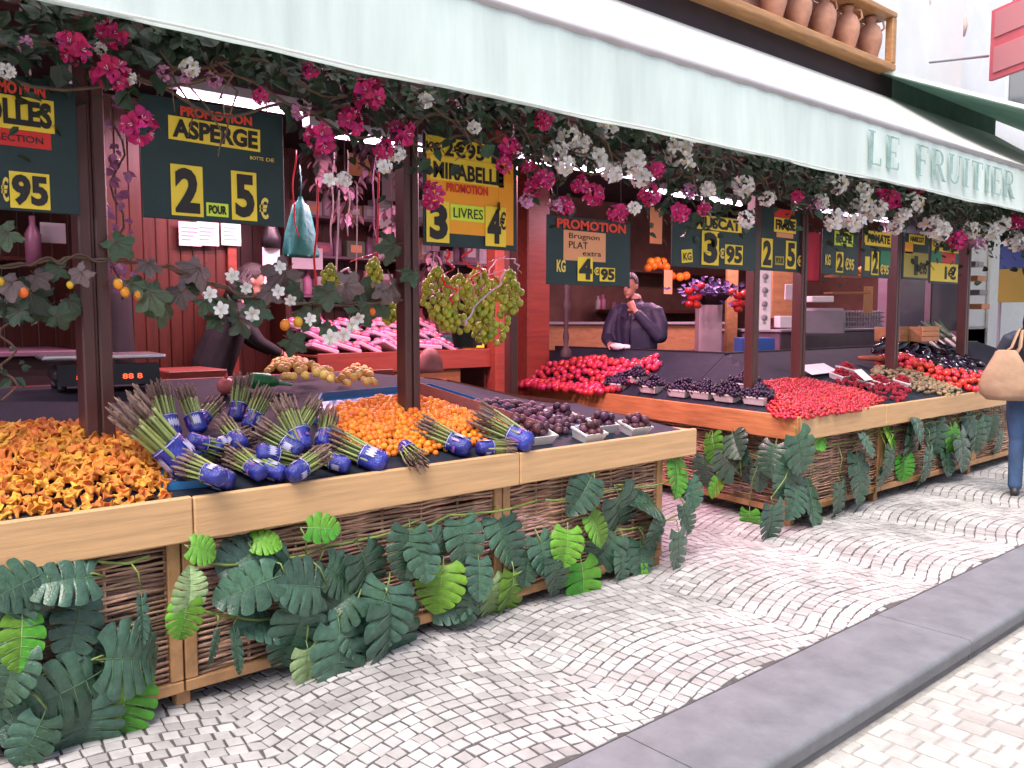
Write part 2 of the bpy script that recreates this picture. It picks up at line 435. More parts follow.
# ------------------------------------------------------------------ the shop building
bld = empty('shop_building', (-7.6, 4, 0), 'greengrocer building with dark red panelled interior and white front above the awning', 'building')
b = MB()
y = -2.5
while y < 7.0:        # vertical matched boards
    b.box((-7.62, y, .1), (-7.60+R.uniform(0, .004), y+.118, 3.1), bev=.004); y += .12
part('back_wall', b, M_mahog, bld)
b = MB(); b.box((-8.3, 7.0, .1), (-8.2, 11.88, 3.1)); part('rear_wall', b, mat('warm brown wall', (.17, .075, .055), .55, .35, 2.5), bld)
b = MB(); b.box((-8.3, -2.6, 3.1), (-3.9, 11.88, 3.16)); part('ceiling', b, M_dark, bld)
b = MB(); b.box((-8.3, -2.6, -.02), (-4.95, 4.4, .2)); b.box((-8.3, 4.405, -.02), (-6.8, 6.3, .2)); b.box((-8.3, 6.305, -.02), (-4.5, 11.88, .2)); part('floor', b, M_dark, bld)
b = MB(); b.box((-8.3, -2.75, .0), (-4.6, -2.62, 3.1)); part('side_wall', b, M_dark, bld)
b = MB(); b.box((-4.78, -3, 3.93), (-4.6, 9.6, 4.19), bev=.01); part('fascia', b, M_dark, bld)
b = MB(); b.box((-8.3, -3, 3.17), (-4.79, 11.9, 9.5)); part('upper_wall', b, M_fac, bld)
b = MB(); b.box((-8.3, 11.9, -.1), (-4.62, 11.98, 3.9)); part('end_wall', b, mat('warm brown wall', (.17, .075, .055)), bld)
# panelled screens seen between posts
def boards(mb, x, y0, y1, z0, z1, w=.085):
    y = y0
    while y < y1-.01:
        mb.box((x, y+.001, z0), (x+.02+R.uniform(0, .003), min(y+w, y1)-.001, z1), bev=.006); y += w
s = empty('wooden_screen', (-6.2, 1.9, .2), 'tall red-brown panelled wooden screen behind the weighing scale', 'screen')
b = MB(); boards(b, -6.22, 1.62, 2.55, .2, 3.0); part('panel', b, M_mahog, s)
b = MB(); b.box((-6.24, 1.56, .2), (-6.17, 1.618, 3.05)); b.box((-6.24, 2.552, .2), (-6.17, 2.62, 3.05)); part('frame', b, M_mahog2, s)
for i, (px, wd) in enumerate(((190, .16), (208, .16), (231, .15))):
    p = onx(px, 234, -6.15); m = MB(); m.box((p.x, p.y-wd/2, p.z-.085), (p.x+.003, p.y+wd/2, p.z+.085), bev=.001)
    e = empty('notice', (p.x, p.y, p.z-.085), ['leftmost of three white notices pinned under the asparagus board', 'middle of three white notices pinned under the asparagus board', 'rightmost white notice under the asparagus board, set apart from two others'][i], 'notice', 'white notices under the asparagus board')
    part('sheet', m, M_paper, e); m = MB()
    for q in range(4): m.box((p.x+.0045, p.y-wd*.38, p.z+.04-q*.028), (p.x+.006, p.y+wd*R.uniform(.0, .36), p.z+.048-q*.028), bev=.0005)
    part('print', m, M_grey, e)
# red pillars
def pillar(px, X, wd, label, z0=.2, z1=3.1, M=M_mahog2):
    p = onx(px, 317, X); m = MB(); m.box((X-wd/2, p.y-wd/2, z0), (X+wd/2, p.y+wd/2, z1), bev=.012)
    e = empty('wooden_pillar', (X, p.y, z0), label, 'pillar'); part('shaft', m, M, e)
    m = MB(); m.box((X-wd/2-.02, p.y-wd/2-.02, z1-.25), (X+wd/2+.02, p.y+wd/2+.02, z1-.12), bev=.01); m.box((X-wd/2-.02, p.y-wd/2-.02, z0), (X+wd/2+.02, p.y+wd/2+.02, z0+.2), bev=.01)
    part('moulding', m, M, e); return e
pillar(529, -6.6, .31, 'broad red-brown wooden pillar between the grapes and the dragon card sign')
pillar(138, -6.9, .3, 'dark red wooden pillar behind the left post and the scale', M=M_mahog)
pillar(497, -5.75, .14, 'slim red wooden upright at the end of the pink fruit shelf')
# fluorescent tubes
def tube_light(x, y0, y1, z, label, power, col=(1, .50, .66), width=.022):
    e = empty('fluorescent_lamp', (x, (y0+y1)/2, z), label, 'lamp')
    m = MB(); m.tube([(x, y0, z), (x, y1, z)], .019, 10); part('tube', m, M_tube, e)
    m = MB(); m.box((x-.05, y0-.05, z+.03), (x+.05, y1+.05, z+.09)); part('housing', m, M_grey, e)
    li = bpy.data.lights.new('tube_glow', 'AREA'); li.shape = 'RECTANGLE'; li.size = width; li.size_y = y1-y0; li.energy = power; li.color = col
    o = bpy.data.objects.new('tube_glow', li); COL.objects.link(o); o.location = (x, (y0+y1)/2, z-.03)
p0, p1 = onx(178, 93, -5.4), onx(302, 117, -5.4)
tube_light(-5.4, p0.y, p1.y, p0.z, 'lit pinkish tube lamp glowing above the asparagus board', 22)
tube_light(-5.2, 2.75, 3.9, 2.72, 'lit pinkish tube lamp above the hanging grapes', 34)
tube_light(-4.6, 4.05, 5.5, 2.62, 'lit pinkish tube lamp above the gap between the two stalls', 40)
tube_light(-5.6, 6.6, 8.2, 2.75, 'lit pinkish tube lamp above the shopkeeper', 34, (1, .5, .68))
tube_light(-5.3, 9.4, 11.2, 2.75, 'lit pinkish tube lamp at the far end of the shop', 22, (1, .62, .75))
tube_light(-5.6, -.9, .7, 2.75, 'lit pinkish tube lamp above the leftmost price board', 16)

# ------------------------------------------------------------------ market stalls
def wicker(mb, P0, ux, L, z0, z1, nrm):
    # horizontal rods woven round upright stakes; P0 start, ux unit along, nrm outward
    ns = max(3, int(L/.19)); z = z0; k = 0
    while z < z1:
        r = R.uniform(.0045, .008); pts = []
        steps = ns*3; ph = k % 2
        sl = R.uniform(-.012, .012)
        for i in range(steps+1):
            u = L*i/steps
            pts.append(P0+ux*u+nrm*(.009*math.cos(PI*(i/3)+PI*ph)+R.uniform(-.003, .003))+Vector((0, 0, z+sl*(u/L-.5)+R.uniform(-.004, .004))))
        mb.tube(pts, r, 5); z += r*1.75; k += 1
    for i in range(ns+1):
        q = P0+ux*(L*i/ns); mb.tube([q+Vector((0, 0, z0-.01)), q+Vector((0, 0, z1+.01))], .007, 5)
def wheel(parent, p, axis):
    m = MB(); ax = Vector(axis)
    m.tube([p-ax*.022, p+ax*.022], .05, 16); w_ = part('wheel', m, M_rust, parent)
    m = MB(); m.tube([p-ax*.03, p+ax*.03], .018, 10); m.box(p+Vector((-.03, -.03, .052)), p+Vector((.03, .03, .075))); m.box(p+ax*.03+Vector((-.008, -.015, 0)), p+ax*.03+Vector((.008, .015, .055))); part('bracket', m, M_grey, w_)
def panel_part(parent, A, B, nrm, z0=.06, z1=.655, wood=M_frame):
    A = Vector(A); B = Vector(B); ux = (B-A).normalized(); L = (B-A).length; nrm = Vector(nrm)
    M = Matrix((ux, nrm, Vector((0, 0, 1)))).transposed().to_4x4(); M.translation = A
    f = MB()
    f.box((.004, -.03, z0), (L-.004, .016, z0+.045), M=M)
    f.box((.004, -.03, z0+.047), (.052, .013, z1), M=M); f.box((L-.052, -.03, z0+.047), (L-.004, .013, z1), M=M)
    pf = part('panel_frame', f, wood, parent)
    k = MB(); wicker(k, A+ux*.055-nrm*.012, ux, L-.11, z0+.05, z1, nrm)
    part('wicker_weave', k, M_wicker, pf)
left = empty('market_stall', (-3.9, 1.4, 0), 'nearer wheeled fruit stall with pale wood edge and wicker front', 'market stall')
LY = [-.5, 1.152, 2.79, 4.235]
for i in range(3):
    y0, y1 = LY[i]+.002, LY[i+1]-.002
    f = MB(); f.box((XF-.03, y0, .655+.002*i), (XF, y1, .828-.004*i), bev=.006)
    part('edge_board', f, M_fascia, left)
f = MB(); f.box((-4.75, 4.205, .655), (XF-.034, 4.233, .812), bev=.005); part('edge_board', f, M_fascia2, left)
# sloping top, flat shelf behind
def sheet(S, x0, x1, y0, y1, nx, ny, th=.02):
    m = MB(); vs = []; fs = []
    for i in range(nx+1):
        for j in range(ny+1):
            x = x0+(x1-x0)*i/nx; ya = y0(x) if callable(y0) else y0; y = ya+(y1-ya)*j/ny; vs.append(Vector((x, y, S(x, y))))
    for i in range(nx):
        for j in range(ny):
            a = i*(ny+1)+j; fs.append((a, a+ny+1, a+ny+2, a+1))
    n = len(vs)
    vs += [v-Vector((0, 0, th)) for v in vs]; fs += [tuple(k+n for k in f)[::-1] for f in fs]
    return m.add(vs, fs)
m = sheet(SL, -3.203, -4.19, -.6, 4.2, 8, 40); m.merge(sheet(SL, -4.192, -4.80, -.6, 3.1, 2, 30)); part('countertop', m, M_mat, left)
f = MB(); f.box((-4.82, -.6, .3), (-4.802, 3.1, 1.155))
f.slab([Vector((-4.194, 3.103, .3)), Vector((-4.194, 4.2, .3)), Vector((-4.194, 4.2, SL(-4.3, 4.2)+.012)), Vector((-4.194, 3.6, SL(-4.3, 3.6)+.012)), Vector((-4.194, 3.103, SL(-4.3, 3.103)+.012))], (-1, 0, 0), .018)
f.box((-4.80, 3.102, .3), (-4.215, 3.12, SL(-4.3, 3.1)+.01)); part('back_board', f, M_mahog2, left)
PY = [-.5, 1.12, 2.72, 3.98]
for i in range(3):
    panel_part(left, (-3.235, PY[i]+.0, 0), (-3.235, PY[i+1], 0), (1, 0, 0), .06, .652)
f = MB(); f.box((-4.75, 3.985, .10), (-3.27, 4.0, .65)); part('end_panel', f, M_frame, left)
for y in (-.46, 1.12, 2.72, 3.96):
    f = MB(); f.box((-3.30, y-.028, .0), (-3.247, y+.028, .062)); part('leg', f, M_frame, left)
for y in (2.35, 2.52, 3.45): wheel(left, Vector((-3.36, y, .052)), (1, 0, 0))
# right stall: L-shaped
right = empty('market_stall', (-3.9, 7.2, 0), 'farther L-shaped fruit stall with orange-brown corner board and trailing leaves', 'market stall')
C0 = Vector((-3.12, 5.30, 0)); C1 = Vector((-6.45, wing_y(-6.45), 0))
RY = [5.305, 6.60, 8.62, 10.2, 11.6]
for i in range(4):
    f = MB(); f.box((XR-.03, RY[i]+.002, .64), (XR, RY[i+1]-.002, .812-.003*i), bev=.006); part('edge_board', f, M_fascia, right)
ux = (C1-C0).normalized(); nw = Vector((ux.y, -ux.x, 0));
if nw.y > 0: nw = -nw
Mw = Matrix((ux, nw, Vector((0, 0, 1)))).transposed().to_4x4(); Mw.translation = C0
f = MB(); f.box((.002, -.03, .64), ((C1-C0).length, .0, .814), bev=.006, M=Mw); part('edge_board', f, M_fascia2, right)
m = MB()
m.merge(sheet(lambda x, y: SR(x, y), -3.155, -4.32, lambda x: wing_y(x)+.028, 11.55, 14, 60))
# wing surface in wing coordinates
vs = []; fs = []; nx, ny = 26, 12
for i in range(nx+1):
    for j in range(ny+1):
        x = -4.325-(6.45-4.325)*i/nx; ya = wing_y(x)+.03; y = ya+(6.15-ya)*j/ny
        vs.append(Vector((x, y, SR(x, y))))
for i in range(nx):
    for j in range(ny):
        a = i*(ny+1)+j; fs.append((a, a+1, a+ny+2, a+ny+1))
m.add(vs, fs); part('countertop', m, M_mat, right)
f = MB(); f.box((-6.45, 6.155, .3), (-4.345, 6.185, 1.20)); f.box((-4.345, 6.155, .3), (-4.318, 11.55, 1.197)); part('back_board', f, M_black, right)
QY = [5.42, 6.72, 8.6, 10.1, 11.5]
for i in range(4): panel_part(right, (-3.22, QY[i], 0), (-3.22, QY[i+1], 0), (1, 0, 0), .09, .638)
wa = C0+ux*.1-nw*.06-Vector((0, 0, 0)); panel_part(right, wa+ux*.05+nw*-.02, wa+ux*1.7+nw*-.02, nw, .09, .638)
wb = wa+ux*1.72-nw*.02; panel_part(right, wb, wb+ux*1.5, nw, .09, .638)
for y in (5.47, 6.72, 8.6, 10.1):
    f = MB(); f.box((-3.30, y-.03, .0), (-3.245, y+.03, .085)); part('leg', f, M_frame, right)
for y in (5.9, 7.3, 8.2): wheel(right, Vector((-3.42, y, .055)), (1, 0, 0))
# ------------------------------------------------------------------ posts
def post(px, X, zb, label, wd=.085, split=True):
    p = onx(px, 317, X); y = p.y; m = MB()
    e = empty('awning_post', (X, y, zb), label, 'post', 'brown posts holding the awning')
    if split:
        m.box((X-wd/2, y-wd/2, zb), (X+wd/2, y-.006, 2.62), bev=.006); m.box((X-wd/2, y+.006, zb), (X+wd/2, y+wd/2, 2.62), bev=.006)
        m.box((X-wd/2, y-.005, zb), (X+wd/2-.015, y+.005, 2.62), bev=.001)
    else: m.box((X-wd/2, y-wd/2, zb), (X+wd/2, y+wd/2, 2.62), bev=.008)
    part('shaft', m, M_post, e)
    m = MB(); m.box((X-wd*.8, y-wd*.8, 2.622), (X+wd*.8, y+wd*.8, 2.645)); part('top_plate', m, M_post, e)
    return e
XP = -3.68
post(93, XP, .95, 'thick brown awning post standing in the orange mushrooms', .11)
post(408, XP, .95, 'brown awning post standing in the heap of orange plums', .09)
post(511, -4.7, .2, 'thin dark post beside the hanging grapes and red pillar', .075, False)
post(752, XP, .93, 'thin brown post between black grapes and the red berries', .08, False)
post(799, XP, .93, 'brown post rising from the middle of the red berries', .085)
post(893, XP, .93, 'brown post standing among the tomatoes and aubergines', .09)
post(963, XP, .93, 'farthest brown awning post beside the bright street', .09)
m = MB(); m.box((XP-.04, -.9, 2.645), (XP+.04, 11.9, 2.72), bev=.006)
single('awning_beam', m, M_post, 'long brown beam on top of the posts, behind the flowers', 'beam')

# ------------------------------------------------------------------ awning
aw = empty('shop_awning', (-3.8, 5, 2.5), 'long pale green canvas awning with shop name on its valance', 'awning')
XA = -3.07
def zbot(y): return 2.487+.003*math.sin(y*2.1)+.003*math.sin(y*5.3+1)+.002*y
YA0, YA1 = -1.2, 12.6
m = MB(); vs = []; fs = []; ny = 220; nz = 6
for i in range(ny+1):
    y = YA0+(YA1-YA0)*i/ny
    for j in range(nz+1):
        t = j/nz; z = zbot(y)*(1-t)+2.905*t
        vs.append(Vector((XA+.010*math.sin(y*3.1+t)*(1-t)+.005*math.sin(y*9.3+2*t)*(1-t)+.003*math.sin(y*23+3*t)+.012*(1-t), y, z)))
for i in range(ny):
    for j in range(nz):
        a = i*(nz+1)+j; fs.append((a, a+nz+1, a+nz+2, a+1))
n0 = len(vs); vs += [v+Vector((-.004, 0, 0)) for v in vs]; fs += [tuple(k+n0 for k in f)[::-1] for f in fs]
m.add(vs, fs, 0, True)
part('valance', m, M_valance, aw)
m = MB(); m.tube([(XA+.024, YA0+(YA1-YA0)*i/120, zbot(YA0+(YA1-YA0)*i/120)+.012) for i in range(121)], .006, 6); part('hem', m, M_canopy, aw)
m = MB(); m.tube([(XA-.012, YA0, 2.925), (XA-.012, YA1, 2.925)], .028, 10); part('front_bar', m, M_bar, aw)
m = MB(); vs = []; fs = []; nx = 12; ny = 120
for i in range(nx+1):
    t = i/nx
    for j in range(ny+1):
        y = YA0+(YA1-YA0)*j/ny
        vs.append(Vector((XA-.015-1.50*t, y, 2.955+.98*t-.035*math.sin(PI*t)+.006*math.sin(y*4)*math.sin(PI*t))))
for i in range(nx):
    for j in range(ny):
        a = i*(ny+1)+j; fs.append((a, a+1, a+ny+2, a+ny+1))
m.add(vs, fs, 0, True); part('canopy', m, M_canopy, aw)
for y in (-.4, 3.5, 7.4, 11.3):
    m = MB(); m.tube([(-4.6, y, 2.9), (-3.12, y, 2.89)], .022, 8); part('support_arm', m, M_bar, aw)
# serif lettering LE FRUITIER
def serif(ch):
    m = MB(); W = .62 if ch in 'FLE' else (.26 if ch == 'I' else .72)
    S, T, V = .15, .05, .04
    def bx(a, b_, c, d): m.box((a, c, 0), (b_, d, .002), bev=.0004)
    def ser(x, y, w_=.30): bx(x-w_/2, x+w_/2, y, y+V)
    def arc(cx, cy, rx, ry, a0, a1, wx, wy, n=14):
        vs = []; fs = []
        for i in range(n+1):
            a = a0+(a1-a0)*i/n
            for (p, q, z) in ((rx, ry, 0), (rx-wx, ry-wy, 0), (rx, ry, .002), (rx-wx, ry-wy, .002)):
                vs.append(Vector((cx+p*math.cos(a), cy+q*math.sin(a), z)))
        for i in range(n):
            o = i*4
            fs += [(o+2, o+6, o+7, o+3), (o, o+2, o+6, o+4), (o+1, o+5, o+7, o+3)]
        m.add(vs, fs)
    if ch in 'LEF':
        bx(.08, .08+S, V, 1-V); ser(.155, 0); ser(.155, 1-V)
        if ch in 'EF': bx(.231, .58, 1-T, 1); bx(.54, .58, .80, .949); bx(.231, .46, .49, .49+T); bx(.42, .46, .40, .489)
        if ch in 'LE': bx(.31, .58, 0, T); bx(.54, .59, .051, .24)
    elif ch == 'I': bx(.06, .06+S, V, 1-V); ser(.135, 0); ser(.135, 1-V)
    elif ch == 'T': bx(.28, .28+S, V, 1-T-.001); ser(.355, 0); bx(.02, .69, 1-T, 1); bx(.02, .06, .78, .949); bx(.65, .69, .78, .949)
    elif ch == 'U':
        bx(.08, .08+S, .30, 1-V); ser(.155, 1-V); bx(.57, .62, .30, 1-V); ser(.595, 1-V, .24); arc(.35, .30, .27, .30, PI, 2*PI, .09, .07)
    elif ch == 'R':
        bx(.06, .06+S, V, 1-V); ser(.135, 0); ser(.135, 1-V); bx(.212, .36, 1-T, .999); bx(.212, .36, .47, .52)
        arc(.36, .735, .25, .265, -PI/2, PI/2, .12, .05)
        m.add([Vector((.33, .468, 0)), Vector((.47, .468, 0)), Vector((.72, 0, 0)), Vector((.56, 0, 0)), Vector((.33, .468, .002)), Vector((.47, .468, .002)), Vector((.72, 0, .002)), Vector((.56, 0, .002))],
              [(7, 6, 5, 4), (0, 1, 2, 3), (0, 4, 5, 1), (1, 5, 6, 2), (2, 6, 7, 3), (3, 7, 4, 0)]); bx(.56, .78, -.001, V*.8)
    return m, W
pL, pR = onx(863, 160, XA), onx(1010, 199, XA)
txt = MB(); adv = 0
for ch in 'LE FRUITIER':
    if ch == ' ': adv += .62; continue
    g_, w_ = serif(ch); txt.merge(g_, Matrix.Translation((adv, 0, 0))); adv += w_+.16
adv -= .16
yl, yr = pL.y, pR.y; zt = onx(863, 129, XA).z; zb_ = onx(863, 163, XA).z
Ml = Matrix.Translation((XA+.032, yl, zb_-.005)) @ ROT_SIGN @ Matrix.Diagonal(((yr-yl)/adv, zt-zb_, 1, 1))
t2 = MB(); t2.merge(txt, Ml); part('lettering', t2, M_letter, aw)

# ------------------------------------------------------------------ price boards
def sign(name_label, q, X, items, tilt=0.0, depth=.012, cat='price board'):
    # q: pixel x0,x1 and y of the board's bottom at x0, board height in pixels at x0; items in fractions of the board (u right, v up)
    x0, x1, yb, yt = q
    a = onx(x0, yb, X); t = onx(x0, yt, X); c = onx(x1, yb, X)
    W = c.y-a.y; H = t.z-a.z
    e = empty('price_board', a, name_label, cat, 'dark green price boards hung under the awning', ROT_SIGN @ Matrix.Rotation(tilt, 4, 'Z'))
    MW = WM[e]
    m = MB(); m.box((0, 0, -depth), (W, H, 0), bev=.003); mm = MB(); mm.merge(m, MW); part('board', mm, M_board, e)
    for it in items:
        if it[0] == 'card':
            _, u0, u1, v0, v1, mt, rot, lev = it
            m = MB(); m.box((u0*W, v0*H, .001+lev*.003), (u1*W, v1*H, .003+lev*.003), bev=.0005)
            c_ = Vector(((u0+u1)/2*W, (v0+v1)/2*H, 0)); mm = MB()
            mm.merge(m, MW @ Matrix.Translation(c_) @ Matrix.Rotation(rot, 4, 'Z') @ Matrix.Translation(-c_)); part('card', mm, mt, e)
        else:
            _, s_, u0, u1, v0, v1, mt, bold, rot, lev = it
            m = text_mb(s_, (u1-u0)*W, (v1-v0)*H, bold); c_ = Vector(((u0+u1)/2*W, (v0+v1)/2*H, 0)); mm = MB()
            mm.merge(m, MW @ Matrix.Translation(c_) @ Matrix.Rotation(rot, 4, 'Z') @ Matrix.Translation(-c_) @ Matrix.Translation((u0*W, v0*H, .0045+lev*.003))); part('lettering', mm, mt, e)
    m = MB()
    for u in (.12, .88): m.tube([(u*W, H-.01, -depth/2), (u*W, 2.66-a.z, -depth/2)], .003, 5)
    mm = MB(); mm.merge(m, MW); part('hanger', mm, M_black, e)
    return e
def C(u0, u1, v0, v1, m=M_yellow, rot=0, lev=0): return ('card', u0, u1, v0, v1, m, rot, lev)
def T(s, u0, u1, v0, v1, m=M_ink, bold=.045, rot=0, lev=0): return ('text', s, u0, u1, v0, v1, m, bold, rot, lev)
sign('leftmost dark green price board ending in LLES, cut by the picture edge', (-62, 80, 205, 62), XP+.08, [
    T('PROMOTION', .27, .77, .855, .945, M_redink), C(-.0, .83, .60, .845), T('GIROLLES', .02, .81, .63, .82), C(.25, .80, .475, .598, M_redc), T('SELECTION', .32, .74, .51, .56, M_ink, .0),
    C(.20, .41, .02, .42), T('8', .23, .38, .05, .40), T('€', .425, .478, .06, .24, M_yelink, .02), C(.485, .775, .02, .29), T('95', .50, .76, .04, .27)])
sign('dark green price board reading ASPERGE, 2 POUR 5 euro', (143, 285, 217, 93), XP+.08, [
    T('PROMOTION', .26, .76, .865, .945, M_redink), C(.18, .82, .655, .85, rot=-.015), T('ASPERGE', .205, .80, .675, .83, rot=-.015), T('BOTTE', .74, .84, .575, .605, M_yelink, .0), T('DE', .86, .92, .575, .605, M_yelink, .0),
    C(.185, .40, .035, .46), T('2', .21, .375, .06, .435), C(.42, .575, .05, .165, M_lime), T('POUR', .435, .56, .07, .145), C(.60, .785, .035, .46), T('5', .625, .765, .06, .435), T('€', .80, .87, .06, .25, M_yelink, .025)])
sign('tall bright orange price board reading MIRABELLE above the hanging grapes', (424, 517, 245, 130), XP+.05, [
    C(.03, .86, .12, .80, M_orange, 0, 0), C(.78, .95, .05, .82, M_orange, 0, 1), C(.02, .70, .80, .965, M_yellow, 0, 1), T('KG', .02, .16, .82, .91, M_ink, .02, 0, 1.2), T('2€95', .20, .62, .80, .95, M_ink, .03, 0, 1.2),
    C(.06, .84, .585, .795, M_yellow, 0, 1), T('MIRABELLE', .09, .82, .60, .745, M_ink, .03, 0, 1.2), T('PROMOTION', .22, .66, .49, .57, M_redc, .03, 0, 1.2), C(.26, .62, .24, .385, M_lime, 0, 1.5), T('LIVRES', .29, .60, .265, .355, M_ink, .0, 0, 1.8),
    C(.02, .25, .03, .40, M_yellow, 0, 1), T('3', .05, .23, .055, .375, M_ink, .05, 0, 1.2), C(.63, .86, .03, .40, M_yellow, 0, 2), T('4', .65, .80, .055, .375, M_ink, .05, 0, 2.2), T('€', .79, .855, .19, .36, M_ink, .02, 0, 2.2)])
sign('dark green price board with handwritten peach card and price 4 euro 95', (547, 630, 284, 214), XP+.08, [
    T('PROMOTION', .10, .93, .82, .96, M_redink, .04), C(.18, .68, .36, .80, M_peach), T('Brugnon', .24, .60, .66, .76, M_ink, -.005), T('PLAT', .24, .46, .54, .64, M_ink, -.005), T('extra', .40, .62, .44, .50, M_ink, -.005),
    T('KG', .10, .20, .18, .36, M_yelink, .03), C(.34, .52, .06, .42, M_yellow, 0, 1), T('4', .355, .505, .085, .40, M_ink, .05, 0, 1.2), T('€', .53, .60, .16, .28, M_yelink, .03), C(.61, .80, .07, .28), T('95', .62, .79, .085, .265)])
sign('dark green price board reading MUSCAT, 3 euro 95', (672, 756, 266, 210), XP+.08, [
    C(.22, .80, .72, .98), T('MUSCAT', .24, .78, .745, .955), C(.10, .22, .08, .32, rot=.1), T('KG', .115, .205, .12, .26, M_ink, .02, .1), C(.32, .52, .06, .70, M_yellow, 0, 1), T('3', .34, .50, .09, .67, M_ink, .05, 0, 1.2), T('€', .525, .59, .2, .40, M_yelink, .03), C(.60, .82, .10, .48), T('95', .61, .81, .12, .46)])
sign('narrow price board by the berries reading 2 POUR 5 under a red strip', (759, 803, 270, 205), XP+.02, [
    C(.30, .76, .86, .99, M_redc), C(.30, .80, .62, .85), T('FRAISE', .33, .78, .66, .82), C(.36, .74, .54, .615, M_peach), C(.04, .28, .05, .50), T('2', .07, .25, .08, .47), C(.34, .54, .10, .24, M_gold), T('POUR', .36, .52, .125, .215, M_ink, .0), C(.58, .82, .05, .50), T('5', .61, .79, .08, .47), T('€', .84, .95, .10, .28, M_yelink, .02)])
sign('far price board with a lime card reading PECHE, 2 euro 95', (822, 858, 274, 228), XP+.05, [
    C(.30, .82, .66, .98, M_lime), T('PECHE', .34, .78, .72, .92), T('KG', .06, .20, .20, .44, M_yelink, .03), C(.36, .56, .06, .52), T('2', .38, .54, .09, .49), T('€95', .60, .86, .12, .40, M_yelink, .03)])
sign('far price board with a broad yellow heading card beside the tomato post', (862, 890, 277, 229), XP+.05, [
    C(.04, .98, .68, .99), T('TOMATE', .08, .94, .74, .93), C(.62, .98, .24, .60, M_greenc), C(.08, .24, .14, .44), C(.30, .56, .06, .56), T('2', .33, .53, .09, .53), T('€95', .60, .92, .08, .30, M_yelink, .03)])
sign('far price board with an orange ticket and yellow price, right of the tomato post', (902, 928, 279, 232), XP+.05, [
    C(.04, .96, .05, .60, M_gold), C(.2, .8, .78, .98), T('HARICOT', .24, .76, .82, .94), C(.06, .36, .56, .80, M_orange), T('1', .42, .56, .1, .52), T('€95', .6, .92, .12, .40)])
sign('farthest yellow price board carrying green and red strips', (929, 958, 283, 236), XP+.05, [
    C(.04, .97, .70, .98), T('OIGNON', .08, .62, .78, .92), C(.03, .40, .46, .69, M_greenc), C(.40, .86, .46, .69, M_redc), C(.03, .97, .05, .45, M_yellow), T('1€', .5, .9, .1, .40), C(.7, .95, .72, .97, M_gold, .1, 1)])
# ------------------------------------------------------------------ leaves
def monstera_mesh(name, mats, seed, width=.46, fold=.25, droop=.35, nl=6):
    r = random.Random(seed); mb = MB(); NT = nl*12; NS = 6
    vs = []; fs = []
    def wid(t): return width*(math.sin(PI*(.06+.94*min(1, t))**.72))**.62*(1.06-.25*t)
    for side in (1, -1):
        ph = r.uniform(0, .4); prev = None; dep = [r.uniform(.25, .62) for _ in range(nl+2)]; gap = [r.uniform(.10, .17) for _ in range(nl+2)]
        for i in range(NT+1):
            t = i/NT; u = t*nl+ph; li = int(u); lob = u % 1.0; g_ = gap[li]
            rnd = 1-.09*abs(2*(lob-g_)/(1-g_)-1)**3
            cut = dep[li] if (lob < g_ and .10 < t < .90) else rnd
            rowid = len(vs)
            for j in range(NS+1):
                q = j/NS; w_ = max(.004, wid(t))*cut; yy = side*w_*q
                xx = t-.16*(1-t)**2*q*q+.16*q*q*cut*math.sin(PI*t)
                zz = abs(yy)*fold-.5*yy*yy*fold*3.2-droop*t*t+.016*math.sin((lob-g_)/(1-g_)*PI)*q-.05*q*q*(1-t)
                vs.append(Vector((xx, yy, zz)))
            if prev is not None:
                for j in range(NS):
                    a, b = prev+j, rowid+j
                    fs.append((a, b, b+1, a+1) if side == 1 else (a, a+1, b+1, b))
            prev = rowid
    mb.add(vs, fs, 0, True)
    mb.tube([(-.22, 0, -.03), (-.08, 0, .005)]+[(t*.97, 0, -droop*t*t+.004) for t in (0, .2, .4, .6, .8, 1)], [.011, .011, .010, .010, .008, .007, .005, .003], 5, 1)
    for k in range(1, nl+1):
        for side in (1, -1):
            t = (k-.35)/(nl+.2); w_ = wid(t)*.72
            P = lambda q: Vector((t+.10*q*q*math.sin(PI*t), side*w_*q, w_*q*fold-.5*(w_*q)**2*fold*3.2-droop*t*t+.005))
            mb.tube([P(0), P(.5), P(1)], [.005, .004, .002], 4, 1)
    return mb.mesh(name, mats)
LEAFM = {}
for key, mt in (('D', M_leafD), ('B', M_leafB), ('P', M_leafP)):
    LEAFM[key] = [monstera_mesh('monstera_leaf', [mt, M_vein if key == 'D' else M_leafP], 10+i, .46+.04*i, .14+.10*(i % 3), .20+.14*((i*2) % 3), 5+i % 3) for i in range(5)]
LEAFM['N'] = [monstera_mesh('monstera_leaf', [M_leafD, M_vein], 40, .14, .5, .2)]; LEAFM['n'] = [monstera_mesh('monstera_leaf', [M_leafB, M_leafP], 41, .15, .5, .2)]
